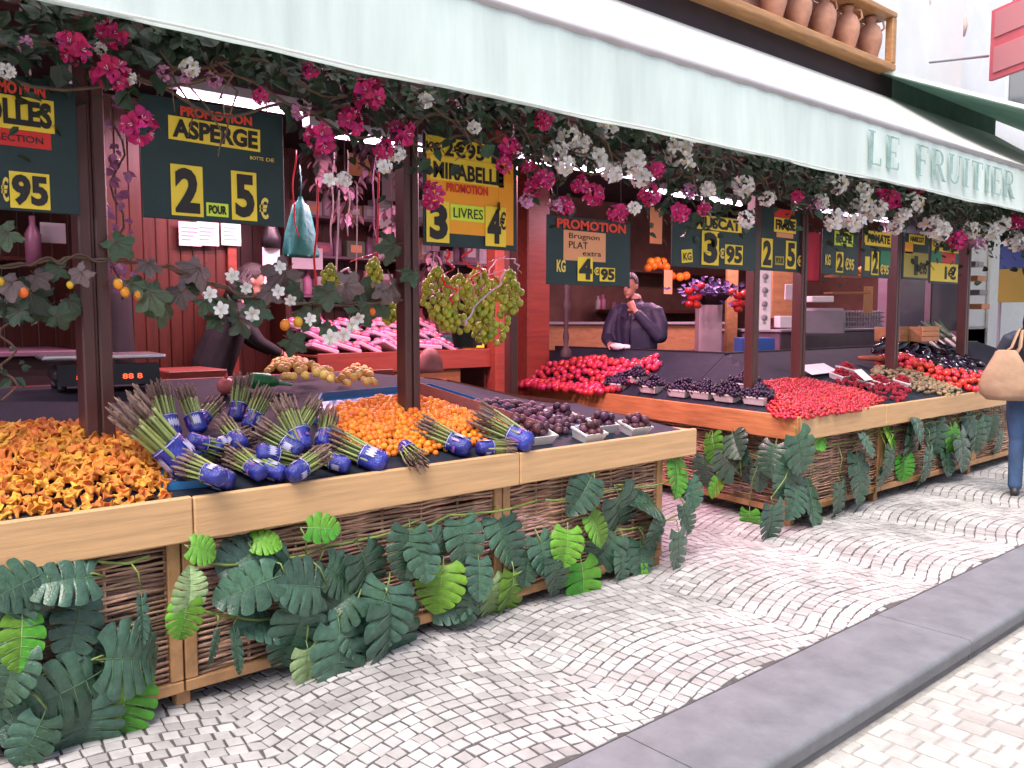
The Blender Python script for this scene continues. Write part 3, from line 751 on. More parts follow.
def vine(label, leaves, plane, stems, group):
    # plane: (point, normal) of the stall front; leaves: px, py, length px, direction deg in the image, kind
    P0, nrm = plane; P0 = Vector(P0); nrm = Vector(nrm).normalized()
    e = empty('monstera_vine', onplane(leaves[0][0], leaves[0][1], P0, nrm), label, 'leaf garland', group)
    spts = []
    for st in stems:
        pts = [onplane(x, y, P0+nrm*.02, nrm) for x, y in st]; sm = []
        for a, b in zip(pts, pts[1:]):
            for q in range(8):
                p = a.lerp(b, q/8); sm.append(p+Vector((0, 0, -.02*math.sin(PI*q/8)))+nrm*.01*math.sin(q*1.7))
        sm.append(pts[-1]); spts += sm
        m = MB(); m.tube(sm, .006, 6); part('stem', m, M_stem, e)
    for (x, y, ln, ang, k) in leaves:
        if k == 'D' and R.random() < .07: continue
        ln *= R.uniform(.8, 1.15)
        off = R.uniform(.03, .13)
        c = onplane(x, y, P0+nrm*off, nrm); dep = (c-EYE).dot(FW); L_ = ln*dep/F_PX*.73
        a = math.radians(ang)
        d = RT*math.cos(a)-UP*math.sin(a)
        # bring direction into the stall plane, then tip outwards a little
        d = d-nrm*d.dot(nrm); d = d.normalized()
        d = (d+nrm*R.uniform(-.05, .5)).normalized()
        zz = (nrm+Vector((R.uniform(-.3, .3), R.uniform(-.3, .3), R.uniform(.1, .8)))).normalized()
        base = c-d*L_*.5
        me = R.choice(LEAFM[k])
        inst('leaf', me, basis(base, d, zz, (L_, L_*R.uniform(.88, 1.08), L_)), e)
        if spts:
            q = min(spts, key=lambda s_: (s_-base).length)
            if .05 < (q-base).length < .5:
                m = MB(); p0 = base-d*L_*.21; m.tube([q, q.lerp(p0, .5)+nrm*.03+Vector((0, 0, .02)), p0], .0035, 5); part('leaf_stalk', m, M_stem, e)
    return e
FP = ((-3.215, 0, 0), (1, 0, 0))
G1 = 'monstera vines draped on the stall fronts'
vine('monstera vine with two bright leaves at the left end of the nearer stall', [
 (22, 646, 78, 95, 'B'), (76, 632, 100, 110, 'D'), (14, 588, 80, 170, 'D'), (62, 578, 88, 190, 'D'), (122, 568, 78, 20, 'D'), (124, 712, 74, 105, 'B'), (58, 698, 105, 170, 'D'), (18, 716, 85, 160, 'D'), (138, 658, 76, 10, 'D'), (84, 735, 75, 85, 'D'), (144, 622, 60, 92, 'N'), (105, 668, 70, 150, 'D'), (30, 745, 75, 120, 'D'), (6, 680, 70, 120, 'D'), (40, 612, 60, 60, 'D'), (8, 616, 60, 120, 'D')], FP, [[(-40, 640), (45, 590), (95, 560), (150, 556)], [(-30, 700), (50, 672), (140, 640)]], G1)
vine('monstera vine hanging around the first wooden joint of the nearer stall', [
 (184, 622, 52, 105, 'B'), (192, 588, 48, -75, 'P'), (205, 549, 40, 15, 'B'), (240, 560, 66, 165, 'D'), (268, 541, 38, 0, 'B'), (245, 590, 75, 172, 'D'), (214, 650, 48, 100, 'N'), (238, 655, 52, 82, 'N'), (325, 528, 42, 5, 'B'), (300, 585, 78, 195, 'D'), (345, 578, 84, 30, 'D'), (372, 578, 76, 60, 'D'), (298, 640, 88, 105, 'D'), (310, 668, 56, 80, 'P'), (341, 662, 86, 92, 'D'), (400, 640, 100, 72, 'D'), (380, 618, 78, 120, 'D'), (335, 608, 76, 165, 'D'), (280, 572, 60, 150, 'D'), (264, 620, 60, 200, 'D'), (360, 632, 70, 60, 'D')], FP, [[(190, 560), (260, 560), (330, 545), (420, 520)], [(200, 610), (290, 618), (380, 600)]], G1)
vine('monstera vine with a pale drooping leaf across the middle of the nearer stall', [
 (425, 560, 68, 80, 'D'), (410, 555, 62, 100, 'D'), (468, 545, 72, 80, 'D'), (510, 540, 74, 60, 'D'), (441, 588, 54, 115, 'B'), (455, 606, 62, 160, 'D'), (494, 601, 58, 75, 'P'), (515, 597, 68, 85, 'B'), (545, 557, 62, 70, 'D'), (480, 580, 66, 110, 'D'), (528, 570, 55, 100, 'D'), (440, 550, 60, 40, 'D'), (470, 610, 50, 120, 'D')], FP, [[(400, 530), (450, 515), (540, 500)], [(420, 590), (480, 585), (540, 560)]], G1)
vine('monstera vine with large bright leaves at the right end of the nearer stall', [
 (568, 548, 48, 110, 'B'), (600, 530, 58, 50, 'B'), (585, 586, 66, 82, 'B'), (560, 578, 52, 70, 'D'), (625, 520, 74, 60, 'D'), (648, 500, 72, 200, 'D'), (668, 520, 76, 40, 'D'), (585, 492, 56, 150, 'D'), (680, 478, 62, 88, 'B'), (694, 494, 46, 80, 'D'), (680, 552, 64, 85, 'D'), (642, 560, 58, 95, 'D'), (645, 574, 46, 88, 'n'), (618, 548, 54, 100, 'D'), (605, 555, 55, 130, 'D'), (655, 540, 60, 110, 'D'), (690, 520, 50, 60, 'D'), (625, 570, 50, 80, 'D')], FP, [[(545, 500), (610, 490), (690, 475)], [(560, 545), (620, 530), (690, 510)]], G1)
FPR = ((-3.20, 0, 0), (1, 0, 0))
WPn = nw.copy()
vine('monstera vine on the shaded side of the farther stall facing the gap', [
 (714, 487, 36, 140, 'B'), (725, 458, 50, 200, 'D'), (742, 470, 44, 80, 'D'), (750, 523, 36, 92, 'B'), (712, 450, 46, 60, 'B'), (770, 460, 50, 100, 'D'), (735, 445, 44, 30, 'D'), (758, 480, 40, 120, 'D'), (702, 470, 40, 80, 'D')], (C0+ux*.2-nw*.02, nw), [[(700, 445), (740, 450), (785, 460)]], G1)
vine('monstera vine with big dark leaves on the near corner of the farther stall', [
 (788, 482, 64, 115, 'D'), (815, 505, 70, 88, 'D'), (774, 526, 54, 80, 'D'), (803, 455, 54, 60, 'D'), (832, 470, 74, 85, 'D'), (850, 452, 74, 80, 'D'), (862, 480, 66, 85, 'D'), (815, 512, 46, 80, 'n'), (843, 502, 60, 80, 'D'), (820, 440, 40, 160, 'B'), (870, 445, 46, 60, 'D'), (798, 500, 50, 130, 'D'), (835, 510, 50, 95, 'D')], FPR, [[(790, 465), (830, 445), (880, 430)]], G1)
vine('monstera vine running to the far end of the farther stall by the woman', [
 (895, 440, 48, 60, 'B'), (914, 452, 66, 85, 'D'), (930, 470, 48, 85, 'D'), (906, 470, 44, 85, 'B'), (940, 440, 54, 85, 'D'), (955, 442, 44, 80, 'B'), (965, 452, 50, 85, 'D'), (980, 438, 46, 80, 'D'), (892, 465, 44, 100, 'D'), (924, 430, 46, 50, 'D'), (950, 462, 42, 95, 'D'), (992, 430, 44, 85, 'D'), (972, 425, 40, 60, 'D'), (1000, 445, 40, 90, 'D'), (884, 482, 40, 80, 'D')], FPR, [[(880, 432), (930, 422), (1000, 408)]], G1)
# ------------------------------------------------------------------ hanging flower garland
def leaf_tri(mb, c, d, z, L_, w_, mi=0):
    M = basis(c, d, z)
    v = [(0, 0, 0), (.25, .5*w_, .03), (.6, .42*w_, .02), (1, 0, -.1), (.6, -.42*w_, .02), (.25, -.5*w_, .03), (.45, 0, -.04)]
    mb.add([M @ (Vector(p)*L_) for p in v], [(0, 6, 1), (1, 6, 2), (2, 6, 3), (3, 6, 4), (4, 6, 5), (5, 6, 0)], mi, False)
def flower_mesh(name, mt, seed, n=17, pl=.5, heads=8):
    r = random.Random(seed); mb = MB()
    for h in range(heads):
        if heads == 1: hc, hd = Vector((0, 0, 0)), Vector((0, 0, 1))
        else:
            th = math.acos(1-1.25*(h+.5)/heads); ph = h*2.39996+r.uniform(-.4, .4)
            hd = Vector((math.sin(th)*math.cos(ph), math.sin(th)*math.sin(ph), math.cos(th))); hc = hd*r.uniform(.14, .30)*Vector((1, 1, 1)).length/1.732
        size = pl if heads == 1 else r.uniform(.20, .31)
        a0 = r.uniform(0, 6); np_ = n if heads == 1 else r.choice((5, 6, 7))
        ax = hd.orthogonal().normalized(); ay = hd.cross(ax)
        for i in range(np_):
            a = a0+2*PI*i/np_+r.uniform(-.2, .2); out = ax*math.cos(a)+ay*math.sin(a); lift = r.uniform(.25, .9)
            d = (out+hd*lift).normalized(); M = basis(hc+out*.02, d, hd, size*r.uniform(.8, 1.15)); w_ = r.uniform(.5, .8); c = r.uniform(-.2, .15)
            vs = []; fs = []
            for (x, wd, z) in ((0, .14, 0), (.4, .85*w_, .05), (.75, w_, .02+c), (.95, .6*w_, -.10+c), (1.03, .12, -.16+c)):
                vs += [M @ Vector((x+r.uniform(-.03, .03), -wd/2, z+.09*wd)), M @ Vector((x, 0, z)), M @ Vector((x+r.uniform(-.03, .03), wd/2, z+.09*wd))]
            for k in range(4):
                for q in range(2): b = k*3+q; fs.append((b, b+3, b+4, b+1))
            mb.add(vs, fs, 0, True)
        for i in range(3):
            a = i*2.1; mb.tube([hc, hc+(hd*1.0+ax*.25*math.cos(a)+ay*.25*math.sin(a))*size*.6], [size*.02, size*.035], 4, 1)
    return mb.mesh(name, [mt, M_petw if mt is M_pink else M_yellow])
FLM = {'p': [flower_mesh('flower', M_pink, i) for i in range(3)], 'w': [flower_mesh('flower', M_petw, 10+i, 15) for i in range(3)], 'm': [flower_mesh('flower', M_petp, 20+i, 9, .5, 5) for i in range(2)], 's': [flower_mesh('flower', M_petw, 30, 6, .5, 1)]}
flowers = [(70, 48, 42, 'p'), (112, 75, 44, 'p'), (138, 128, 46, 'p'), (112, 30, 36, 'p'), (60, 40, 20, 'm'), (25, 44, 22, 'm'), (128, 78, 22, 'w'), (165, 72, 20, 'm'), (190, 66, 26, 'w'), (186, 78, 16, 'm'), (6, 70, 22, 'w'), (100, 48, 16, 'w'),
 (370, 92, 44, 'p'), (352, 118, 34, 'p'), (318, 138, 40, 'p'), (402, 131, 36, 'p'), (432, 195, 32, 'p'), (383, 150, 26, 'p'), (300, 112, 24, 'm'), (330, 180, 14, 's'), (345, 180, 20, 'w'), (398, 152, 22, 'w'), (385, 165, 20, 'w'), (425, 100, 20, 'w'), (475, 127, 18, 'w'), (215, 80, 22, 'm'), (260, 95, 22, 'p'), (310, 70, 20, 'p'),
 (544, 119, 26, 'p'), (512, 148, 30, 'p'), (505, 165, 22, 'p'), (545, 180, 26, 'p'), (534, 186, 24, 'p'), (596, 196, 30, 'p'), (649, 195, 28, 'p'), (565, 205, 24, 'p'), (580, 184, 22, 'p'), (556, 206, 20, 'm'), (527, 200, 22, 'm'), (620, 215, 26, 'p'), (656, 172, 24, 'p'), (683, 212, 26, 'p'), (705, 208, 18, 'p'), (530, 168, 18, 'p'),
 (572, 135, 30, 'w'), (558, 152, 32, 'w'), (565, 165, 26, 'w'), (608, 128, 28, 'w'), (597, 160, 30, 'w'), (615, 172, 28, 'w'), (637, 160, 30, 'w'), (642, 178, 26, 'w'), (680, 150, 38, 'w'), (585, 145, 24, 'w'), (745, 187, 28, 'w'), (770, 197, 20, 'w'), (748, 222, 22, 'w'), (690, 190, 20, 'm'), (710, 190, 22, 'w'), (690, 166, 14, 's'), (634, 208, 18, 'w'),
 (839, 183, 28, 'w'), (864, 192, 24, 'w'), (866, 203, 26, 'w'), (878, 212, 28, 'w'), (858, 222, 26, 'w'), (836, 218, 26, 'w'), (893, 200, 26, 'p'), (882, 195, 18, 'p'), (918, 205, 26, 'w'), (898, 226, 20, 'w'), (918, 188, 20, 'p'), (936, 226, 30, 'w'), (945, 232, 24, 'w'), (960, 240, 26, 'p'), (972, 232, 22, 'w'), (990, 232, 26, 'w'), (1003, 226, 24, 'w'), (1012, 220, 22, 'p'), (905, 215, 20, 'w'), (825, 200, 20, 'w'), (1018, 240, 24, 'w'), (980, 245, 20, 'm'), (800, 195, 16, 'p'), (815, 205, 18, 'm'), (1020, 222, 20, 'p')]
seg_edges = [-.6, 1.05, 2.2, 3.1, 4.2, 5.4, 6.6, 8.0, 9.6, 12.0]
seg_lab = ['flower garland with large magenta blooms above the leftmost price board', 'flower garland of pink and pale blooms above the asparagus board', 'leafy garland with bunched magenta blooms left of the mirabelle board', 'garland of mixed pink and white blooms above the mirabelle board', 'garland thick with white blooms above the handwritten card board', 'dark leafy garland with few white blooms above the muscat board', 'sparse dark garland above the two posts in the berries', 'garland of white and crimson blooms above the lime card board', 'far end garland of white and crimson blooms by the bright street']
segs = []
for i in range(len(seg_edges)-1):
    y0, y1 = seg_edges[i], seg_edges[i+1]
    e = empty('flower_garland', (-3.35, (y0+y1)/2, 2.6), seg_lab[i], 'garland', 'flower garlands under the awning edge'); segs.append((y0, y1, e))
    m = MB(); n = int(430*(y1-y0))
    for k in range(n):
        y = R.uniform(y0, y1); u = R.random()
        deep = (.30+.10*math.sin(y*3.1)+.08*math.sin(y*7.7+1))*(.45 if 2.35 < y < 3.0 or 1.1 < y < 1.8 else .62 if y < 1.1 else 1)
        c = Vector((-3.30-R.random()*.34, y, 2.62-abs(R.gauss(0, 1))*deep*.62-.0))
        d = Vector((R.uniform(-.4, 1), R.uniform(-1, 1), R.uniform(-1.1, .5))).normalized()
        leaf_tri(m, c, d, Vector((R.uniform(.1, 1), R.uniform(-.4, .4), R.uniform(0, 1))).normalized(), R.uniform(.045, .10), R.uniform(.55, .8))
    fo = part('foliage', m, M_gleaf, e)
    m = MB()
    for k in range(3): 
        ph = R.uniform(0, 6); m.tube([(-3.38-.07*k, y0+(y1-y0)*q/16, 2.50-.06*k+.05*math.sin(ph+q*.7)) for q in range(17)], .007, 5)
    for k in range(int(6*(y1-y0))):
        y = R.uniform(y0, y1); p = Vector((-3.36, y, 2.5)); pts = [p]
        for q in range(5): p = p+Vector((R.uniform(-.03, .05), R.uniform(-.07, .07), R.uniform(-.10, .01))); pts.append(p)
        m.tube(pts, [.005, .005, .004, .004, .003, .002], 5)
    part('branch', m, M_twig, e)
for (x, y, sz, k) in flowers:
    c = onx(x, y, -3.30+R.uniform(-.04, .04)); dep = (c-EYE).dot(FW); s_ = sz*dep/F_PX*1.0
    e = next((e for (a, b_, e) in segs if a <= c.y < b_), segs[-1][2])
    z = Vector((.85+R.uniform(-.3, .3), -.35+R.uniform(-.5, .4), R.uniform(-.5, .2))).normalized()
    x_ = z.orthogonal().normalized()
    x_ = (Matrix.Rotation(R.uniform(0, 6.28), 3, z) @ x_)
    inst('flower', R.choice(FLM[k]), basis(c-z*s_*.2, x_, z, s_), e)
# purple trailing vine along the left post
def trail(label, x0, y0, x1, y1, X, n, mt, seed):
    r = random.Random(seed); a = onx(x0, y0, X); b = onx(x1, y1, X); e = empty('trailing_vine', a, label, 'vine'); pts = []
    for q in range(15): pts.append(a.lerp(b, q/14)+Vector((0, .03*math.sin(q*1.3+seed), 0)))
    m = MB(); m.tube(pts, .005, 5); part('stem', m, M_twig, e); m = MB()
    for k in range(n):
        p = a.lerp(b, r.random())+Vector((r.uniform(-.03, .05), r.uniform(-.05, .05), 0)); leaf_tri(m, p, Vector((r.uniform(-.2, 1), r.uniform(-1, 1), r.uniform(-1, .2))).normalized(), Vector((1, 0, .3)), r.uniform(.03, .06), .6)
    part('foliage', m, mt, e)
trail('thin trailing vine of mauve sprigs beside the thick left post', 118, 95, 117, 300, -3.75, 60, M_petp, 3)
trail('sparse dry vine trailing down at the left picture edge', 6, 300, 10, 400, -3.75, 14, M_gleaf, 5)
# grape-leaf garland strung across the left half
gv = []
def lobed_mesh(name, mt, seed):
    r = random.Random(seed); mb = MB(); n = 40; vs = [Vector((0, 0, 0))]
    for i in range(n+1):
        a = -PI*.93+2*PI*.93*i/n
        rad = .55*(1+.22*math.cos(a*5/1.0)+.06*math.cos(a*23))*(1 if abs(a) < 2.6 else .8)
        vs.append(Vector((rad*math.cos(a)+.15, rad*math.sin(a)*.95, -.30*rad*rad*1.8+.06*math.sin(a*5)+.10*math.sin(a*2+seed)*rad+r.uniform(-.012, .012))))
    mb.add(vs, [(0, i, i+1) for i in range(1, n+1)], 0, True)
    for a in (-1.25, -.6, 0, .6, 1.25): mb.tube([(0, 0, .006), (.55*math.cos(a)+.1, .55*math.sin(a), -.08)], [.012, .004], 4, 1)
    mb.tube([(-.35, 0, .05), (-.15, 0, .02), (0, 0, .006)], .012, 4, 1)
    return mb.mesh(name, [mt, M_twig])
GLM = [lobed_mesh('vine_leaf', M_gleaf2, i) for i in range(3)]
M_dryleaf = mat('faded vine leaf', (.17, .115, .11), .6, .25, 14, objvar=.35)
GLD = [lobed_mesh('vine_leaf', M_dryleaf, 7+i) for i in range(2)]
fruit_kq = MB(); fruit_kq.ball((0, 0, 0), (.42, .42, .5), 12, 8); fruit_kq.tube([(0, 0, .48), (.05, 0, .62)], [.04, .03], 5, 1)
M_kq = mat('small orange fruit', (.78, .33, .02), .35, objvar=.25, huevar=.04)
KQ = fruit_kq.mesh('small_fruit', [M_kq, M_stem])
def strung(label, path, X, leaves, whites, fruits):
    pts = [onx(x, y, X) for x, y in path]; e = empty('vine_garland', pts[0], label, 'garland', 'vine garlands strung between the posts'); sm = []
    for a, b in zip(pts, pts[1:]):
        for q in range(8): sm.append(a.lerp(b, q/8)+Vector((R.uniform(-.006, .006), 0, R.uniform(-.008, .008))))
    sm.append(pts[-1]); m = MB(); m.tube(sm, .007, 6); m.tube([p+Vector((.012, 0, .012*math.sin(i*.9))) for i, p in enumerate(sm)], .004, 5); part('stem', m, M_twig, e)
    for (x, y, sz, dry) in leaves:
        c = onx(x, y, X+R.uniform(-.06, .10)); s_ = sz*(c-EYE).dot(FW)/F_PX*R.uniform(.7, .95)
        z = Vector((.9, R.uniform(-.6, .4), R.uniform(-.1, .7))).normalized(); d = Vector((R.uniform(-.2, .4), R.uniform(-.9, .9), R.uniform(-1, .1)))
        d = (d-z*d.dot(z)).normalized(); inst('leaf', R.choice(GLD if dry else GLM), basis(c, d, z, s_), e)
    for (x, y, sz) in whites:
        c = onx(x, y, X+.09); s_ = sz*(c-EYE).dot(FW)/F_PX; z = Vector((.8, -.4, R.uniform(-.4, .3))).normalized(); inst('flower', FLM['s'][0], basis(c, z.orthogonal(), z, s_), e)
    for (x, y, sz) in fruits:
        c = onx(x, y, X+.07); s_ = sz*(c-EYE).dot(FW)/F_PX; inst('fruit', KQ, TRS(c, (R.uniform(-.3, .3), R.uniform(-.3, .3), 0), s_), e)
strung('vine garland with small orange fruits crossing behind and beside the thick left post', [(-40, 272), (40, 262), (80, 258), (130, 262), (190, 272)], -3.62,
 [(30, 292, 40, 0), (48, 308, 38, 0), (12, 282, 34, 1), (70, 300, 30, 0), (82, 272, 30, 1), (115, 242, 34, 0), (150, 292, 34, 0), (165, 306, 30, 0), (8, 232, 32, 0), (36, 276, 26, 1), (60, 268, 28, 0), (182, 292, 28, 1), (130, 284, 26, 0), (5, 305, 36, 0), (148, 262, 26, 1), (20, 310, 30, 0), (56, 316, 30, 0)], [], [(23, 292, 12), (118, 284, 11), (125, 292, 11), (138, 295, 11), (0, 282, 10), (70, 285, 8)])
strung('vine garland with star shaped white flowers left of the plum post', [(175, 272), (215, 285), (260, 300), (330, 306), (410, 300)], -3.66,
 [(200, 268, 38, 1), (190, 282, 30, 0), (228, 300, 36, 0), (244, 285, 30, 0), (218, 318, 26, 0), (262, 308, 34, 0), (285, 272, 36, 1), (300, 290, 32, 0), (290, 340, 26, 0), (330, 292, 34, 0), (345, 285, 36, 1), (360, 310, 30, 0), (312, 312, 30, 0), (375, 300, 32, 0), (392, 285, 34, 1), (395, 245, 34, 0), (330, 326, 26, 0), (270, 290, 26, 1), (240, 320, 28, 0), (382, 286, 28, 1), (360, 285, 32, 0), (412, 272, 28, 0), (205, 300, 26, 0)],
 [(210, 295, 14), (221, 310, 15), (252, 314, 15), (232, 276, 14), (246, 288, 12), (278, 292, 13), (290, 300, 12), (280, 268, 12), (330, 338, 16), (343, 335, 14), (310, 320, 12), (352, 325, 14), (358, 318, 12)], [(298, 322, 11), (285, 325, 12), (372, 312, 9)])
# ------------------------------------------------------------------ hanging grapes and ribbons
gm = MB(); gm.ball((0, 0, 0), (1, 1, 1.12), 8, 6); GRM = gm.mesh('grape', M_ggrape)
def grape_bunch(x, y, X, hpx, label, n=34, wide=.5):
    c = onx(x, y, X); h = hpx*(c-EYE).dot(FW)/F_PX; e = empty('grape_bunch', c-Vector((0, 0, h/2)), label, 'grapes', 'pale grape bunches hung on ribbons')
    m = MB(); m.tube([c+Vector((0, 0, h*.62)), c+Vector((.01, .005, h*.3)), c-Vector((0, 0, h*.3))], .003, 5); part('stem', m, M_stem, e)
    for k in range(n):
        t = (k+.5)/n; z = .48-t; wr = wide*h*(.5*math.sin(PI*min(1, (1-t)*.85+.12))**.8)
        a = k*2.4; rr = wr*R.uniform(.55, 1)
        p = c+Vector((rr*math.cos(a), rr*math.sin(a), z*h)); inst('grape', GRM, TRS(p, (0, 0, 0), R.uniform(.0165, .021)), e)
for i, (x, y, h, l) in enumerate([(437, 292, 48, 'pale grape bunch hung leftmost beside the plum post'), (458, 303, 56, 'long pale grape bunch hung under the figure 3'), (478, 292, 50, 'pale grape bunch at the middle of the ribbon tangle'), (494, 310, 64, 'longest pale grape bunch ending over the green pot'), (509, 291, 40, 'orange tinged grape bunch hung rightmost, nearest the red pillar'), (446, 312, 34, 'small pale grape bunch below the leftmost bunches'),
        (483, 318, 44, 'pale grape bunch just above the dark green pot'), (374, 272, 26, 'small golden grape bunch above the vine leaves left of the plum post'), (330, 278, 24, 'small golden grape bunch half hidden in vine leaves'), (390, 310, 24, 'small golden grape bunch touching the plum post')]):
    grape_bunch(x, y, -3.95 if i < 7 else -4.2, h, l, 48 if i < 7 else 24, .66)
def ribbon(pts, X, mt, label, w_=.007, curl=0):
    P = [onx(x, y, X) for x, y in pts]; sm = []
    for a, b in zip(P, P[1:]):
        for q in range(6): sm.append(a.lerp(b, q/6))
    sm.append(P[-1])
    if curl: sm = [p+Vector((curl*math.cos(i*1.1), curl*math.sin(i*1.1), 0)) for i, p in enumerate(sm)]
    m = MB(); m.tube(sm, w_, 6, 0, True, .35); single('ribbon', m, mt, label, 'ribbon', 'ribbons and strings over the fruit')
ribbon([(318, 180), (317, 232), (314, 258), (316, 285)], -4.3, M_ribr, 'red ribbon hanging beside the teal bag', .007)
ribbon([(379, 170), (378, 215), (377, 262)], -4.3, M_ribr, 'straight red ribbon left of the plum post')
ribbon([(339, 190), (338, 235), (336, 275), (330, 290)], -4.3, M_ribw, 'pale straight string right of the teal bag', .006)
ribbon([(357, 185), (357, 235), (356, 278)], -4.3, M_ribw, 'thin pale string between two red ribbons', .004)
ribbon([(392, 165), (392, 220), (391, 262)], -4.3, M_twig, 'thin brown string nearest the plum post', .003)
ribbon([(350, 262), (366, 256), (386, 250)], -4.25, M_ribr, 'short red ribbon lying across the small golden grapes', .008)
ribbon([(326, 290), (336, 276), (348, 268), (352, 274)], -4.25, M_ribw, 'curled pale ribbon on the vine leaves', .006, .008)
ribbon([(446, 250), (452, 268), (440, 280), (455, 290), (450, 305)], -3.86, M_ribr, 'curly red ribbon over the leftmost grapes', .007, .015)
ribbon([(470, 248), (462, 262), (480, 270), (470, 284)], -3.86, M_ribr, 'curly red ribbon at the middle of the grapes', .007, .018)
ribbon([(505, 256), (494, 262), (488, 275), (505, 270), (500, 285), (480, 300), (468, 318), (464, 326)], -3.84, M_ribw, 'long pale curling ribbon falling to the green pot', .006, .006)
ribbon([(434, 252), (433, 268)], -3.86, M_ribw, 'short pale string above the leftmost grapes', .004)
ribbon([(480, 252), (481, 280)], -3.86, M_ribw, 'pale string above the middle grapes', .004)
ribbon([(488, 262), (500, 258), (514, 259), (518, 266), (520, 273)], -3.84, M_ribw, 'curled mauve ribbon end by the red pillar', .005, .008)
ribbon([(456, 262), (474, 262), (490, 268), (497, 282)], -3.85, M_ribr, 'looping red ribbon over the right grapes', .006, .012)
# green pot hanging and yellow box
p = onx(465, 336, -4.4); m = MB(); m.lathe([(.0, -.075), (.075, -.075), (.095, .06), (.1, .06), (.1, .075), (.085, .075), (.07, -.05), (0, -.05)], 18, M=Matrix.Translation(p)); single('flower_pot', m, mat('dark green pot', (.012, .05, .045), .4), 'dark green pot under the longest grapes on the back shelf', 'pot')

# ------------------------------------------------------------------ produce
def poly_world(px, S, off): return [hit(x, y, S, off).to_2d() for x, y in px]
def inside(p, poly):
    c = False; n = len(poly)
    for i in range(n):
        a = poly[i]; b = poly[(i+1) % n]
        if (a.y > p.y) != (b.y > p.y) and p.x < (b.x-a.x)*(p.y-a.y)/(b.y-a.y)+a.x: c = not c
    return c
def edged(p, poly):
    d = 9
    for i in range(len(poly)):
        a = poly[i]; b = poly[(i+1) % len(poly)]; ab = b-a; t = max(0, min(1, (p-a).dot(ab)/ab.length_squared)); d = min(d, (p-a-ab*t).length)
    return d
def darts(poly, sep, nmax, seed, tries=40000):
    r = random.Random(seed); xs = [p.x for p in poly]; ys = [p.y for p in poly]; cell = {}; out = []
    for _ in range(tries):
        p = Vector((r.uniform(min(xs), max(xs)), r.uniform(min(ys), max(ys))))
        if not inside(p, poly): continue
        k = (int(p.x/sep), int(p.y/sep))
        if any((p-q).length < sep for i in (-1, 0, 1) for j in (-1, 0, 1) for q in cell.get((k[0]+i, k[1]+j), ())): continue
        cell.setdefault(k, []).append(p); out.append(p)
        if len(out) >= nmax: break
    return out
def rrot(r): return (r.uniform(0, 6.28), r.uniform(0, 6.28), r.uniform(0, 6.28))
def heap(name, meshes, mbs, mats, px, S, rad, hump, label, cat, group, nmax, seed, sep=.86, off=.04, upright=False, stuff_label=None, noise=.35):
    poly = poly_world(px, S, off); r = random.Random(seed)
    def hz(p): return S(p.x, p.y)+hump*min(1, edged(p, poly)/(hump*2.2+.001))**.7
    # mass below, then single fruits on top
    pts = darts(poly, rad*2*sep, nmax, seed)
    if stuff_label:
        low = darts(poly, rad*2*(.72 if name in ('chanterelle', 'red_berry', 'mirabelle_plum') else .95), 1500, seed+5); mb = MB()
        for p in low:
            if edged(p, poly) < rad*(.1 if name == 'chanterelle' else .6): continue
            z = hz(p)-rad*(.15 if name in ('chanterelle', 'red_berry', 'mirabelle_plum') else 1.0)
            for q in range(2 if name == 'chanterelle' else 1): mb.merge(r.choice(mbs), TRS((p.x+q*rad*r.uniform(-.8, .8), p.y+q*rad*r.uniform(-.8, .8), z-q*rad*.25), rrot(r), rad*r.uniform(.95, 1.15)))
        o = single(name+'_heap', mb, mats, stuff_label, cat); o['kind'] = 'stuff'
    for p in pts:
        z = hz(p)+rad*.55+r.uniform(-noise, noise)*rad
        inst(name, r.choice(meshes), TRS((p.x, p.y, z), (r.uniform(-.5, .5), r.uniform(-.5, .5), r.uniform(0, 6.28)) if upright else rrot(r), rad*r.uniform(.86, 1.12)), None, label, cat, group)
    return poly, hz, pts
def fruit_mb(seed, dent=.12, nu=12, nv=9, stalk=True, squash=.95, crease=.0):
    mb = MB(); vs = []; fs = []
    for i in range(nv+1):
        th = PI*i/nv
        for j in range(nu):
            ph = 2*PI*j/nu; k = 1-dent*math.exp(-(th/.45)**2)*1.6-dent*.4*math.exp(-((PI-th)/.4)**2)-crease*math.exp(-(ph/.35)**2)-crease*math.exp(-((ph-2*PI)/.35)**2)
            vs.append(Vector((math.sin(th)*math.cos(ph)*k, math.sin(th)*math.sin(ph)*k, math.cos(th)*k*squash)))
    for i in range(nv):
        for j in range(nu): a = i*nu+j; b = i*nu+(j+1) % nu; fs.append((a, a+nu, b+nu, b))
    mb.add(vs, fs, 0, True)
    if stalk: mb.tube([(0, 0, .7), (.05, .02, 1.05)], [.06, .045], 5, 1)
    return mb
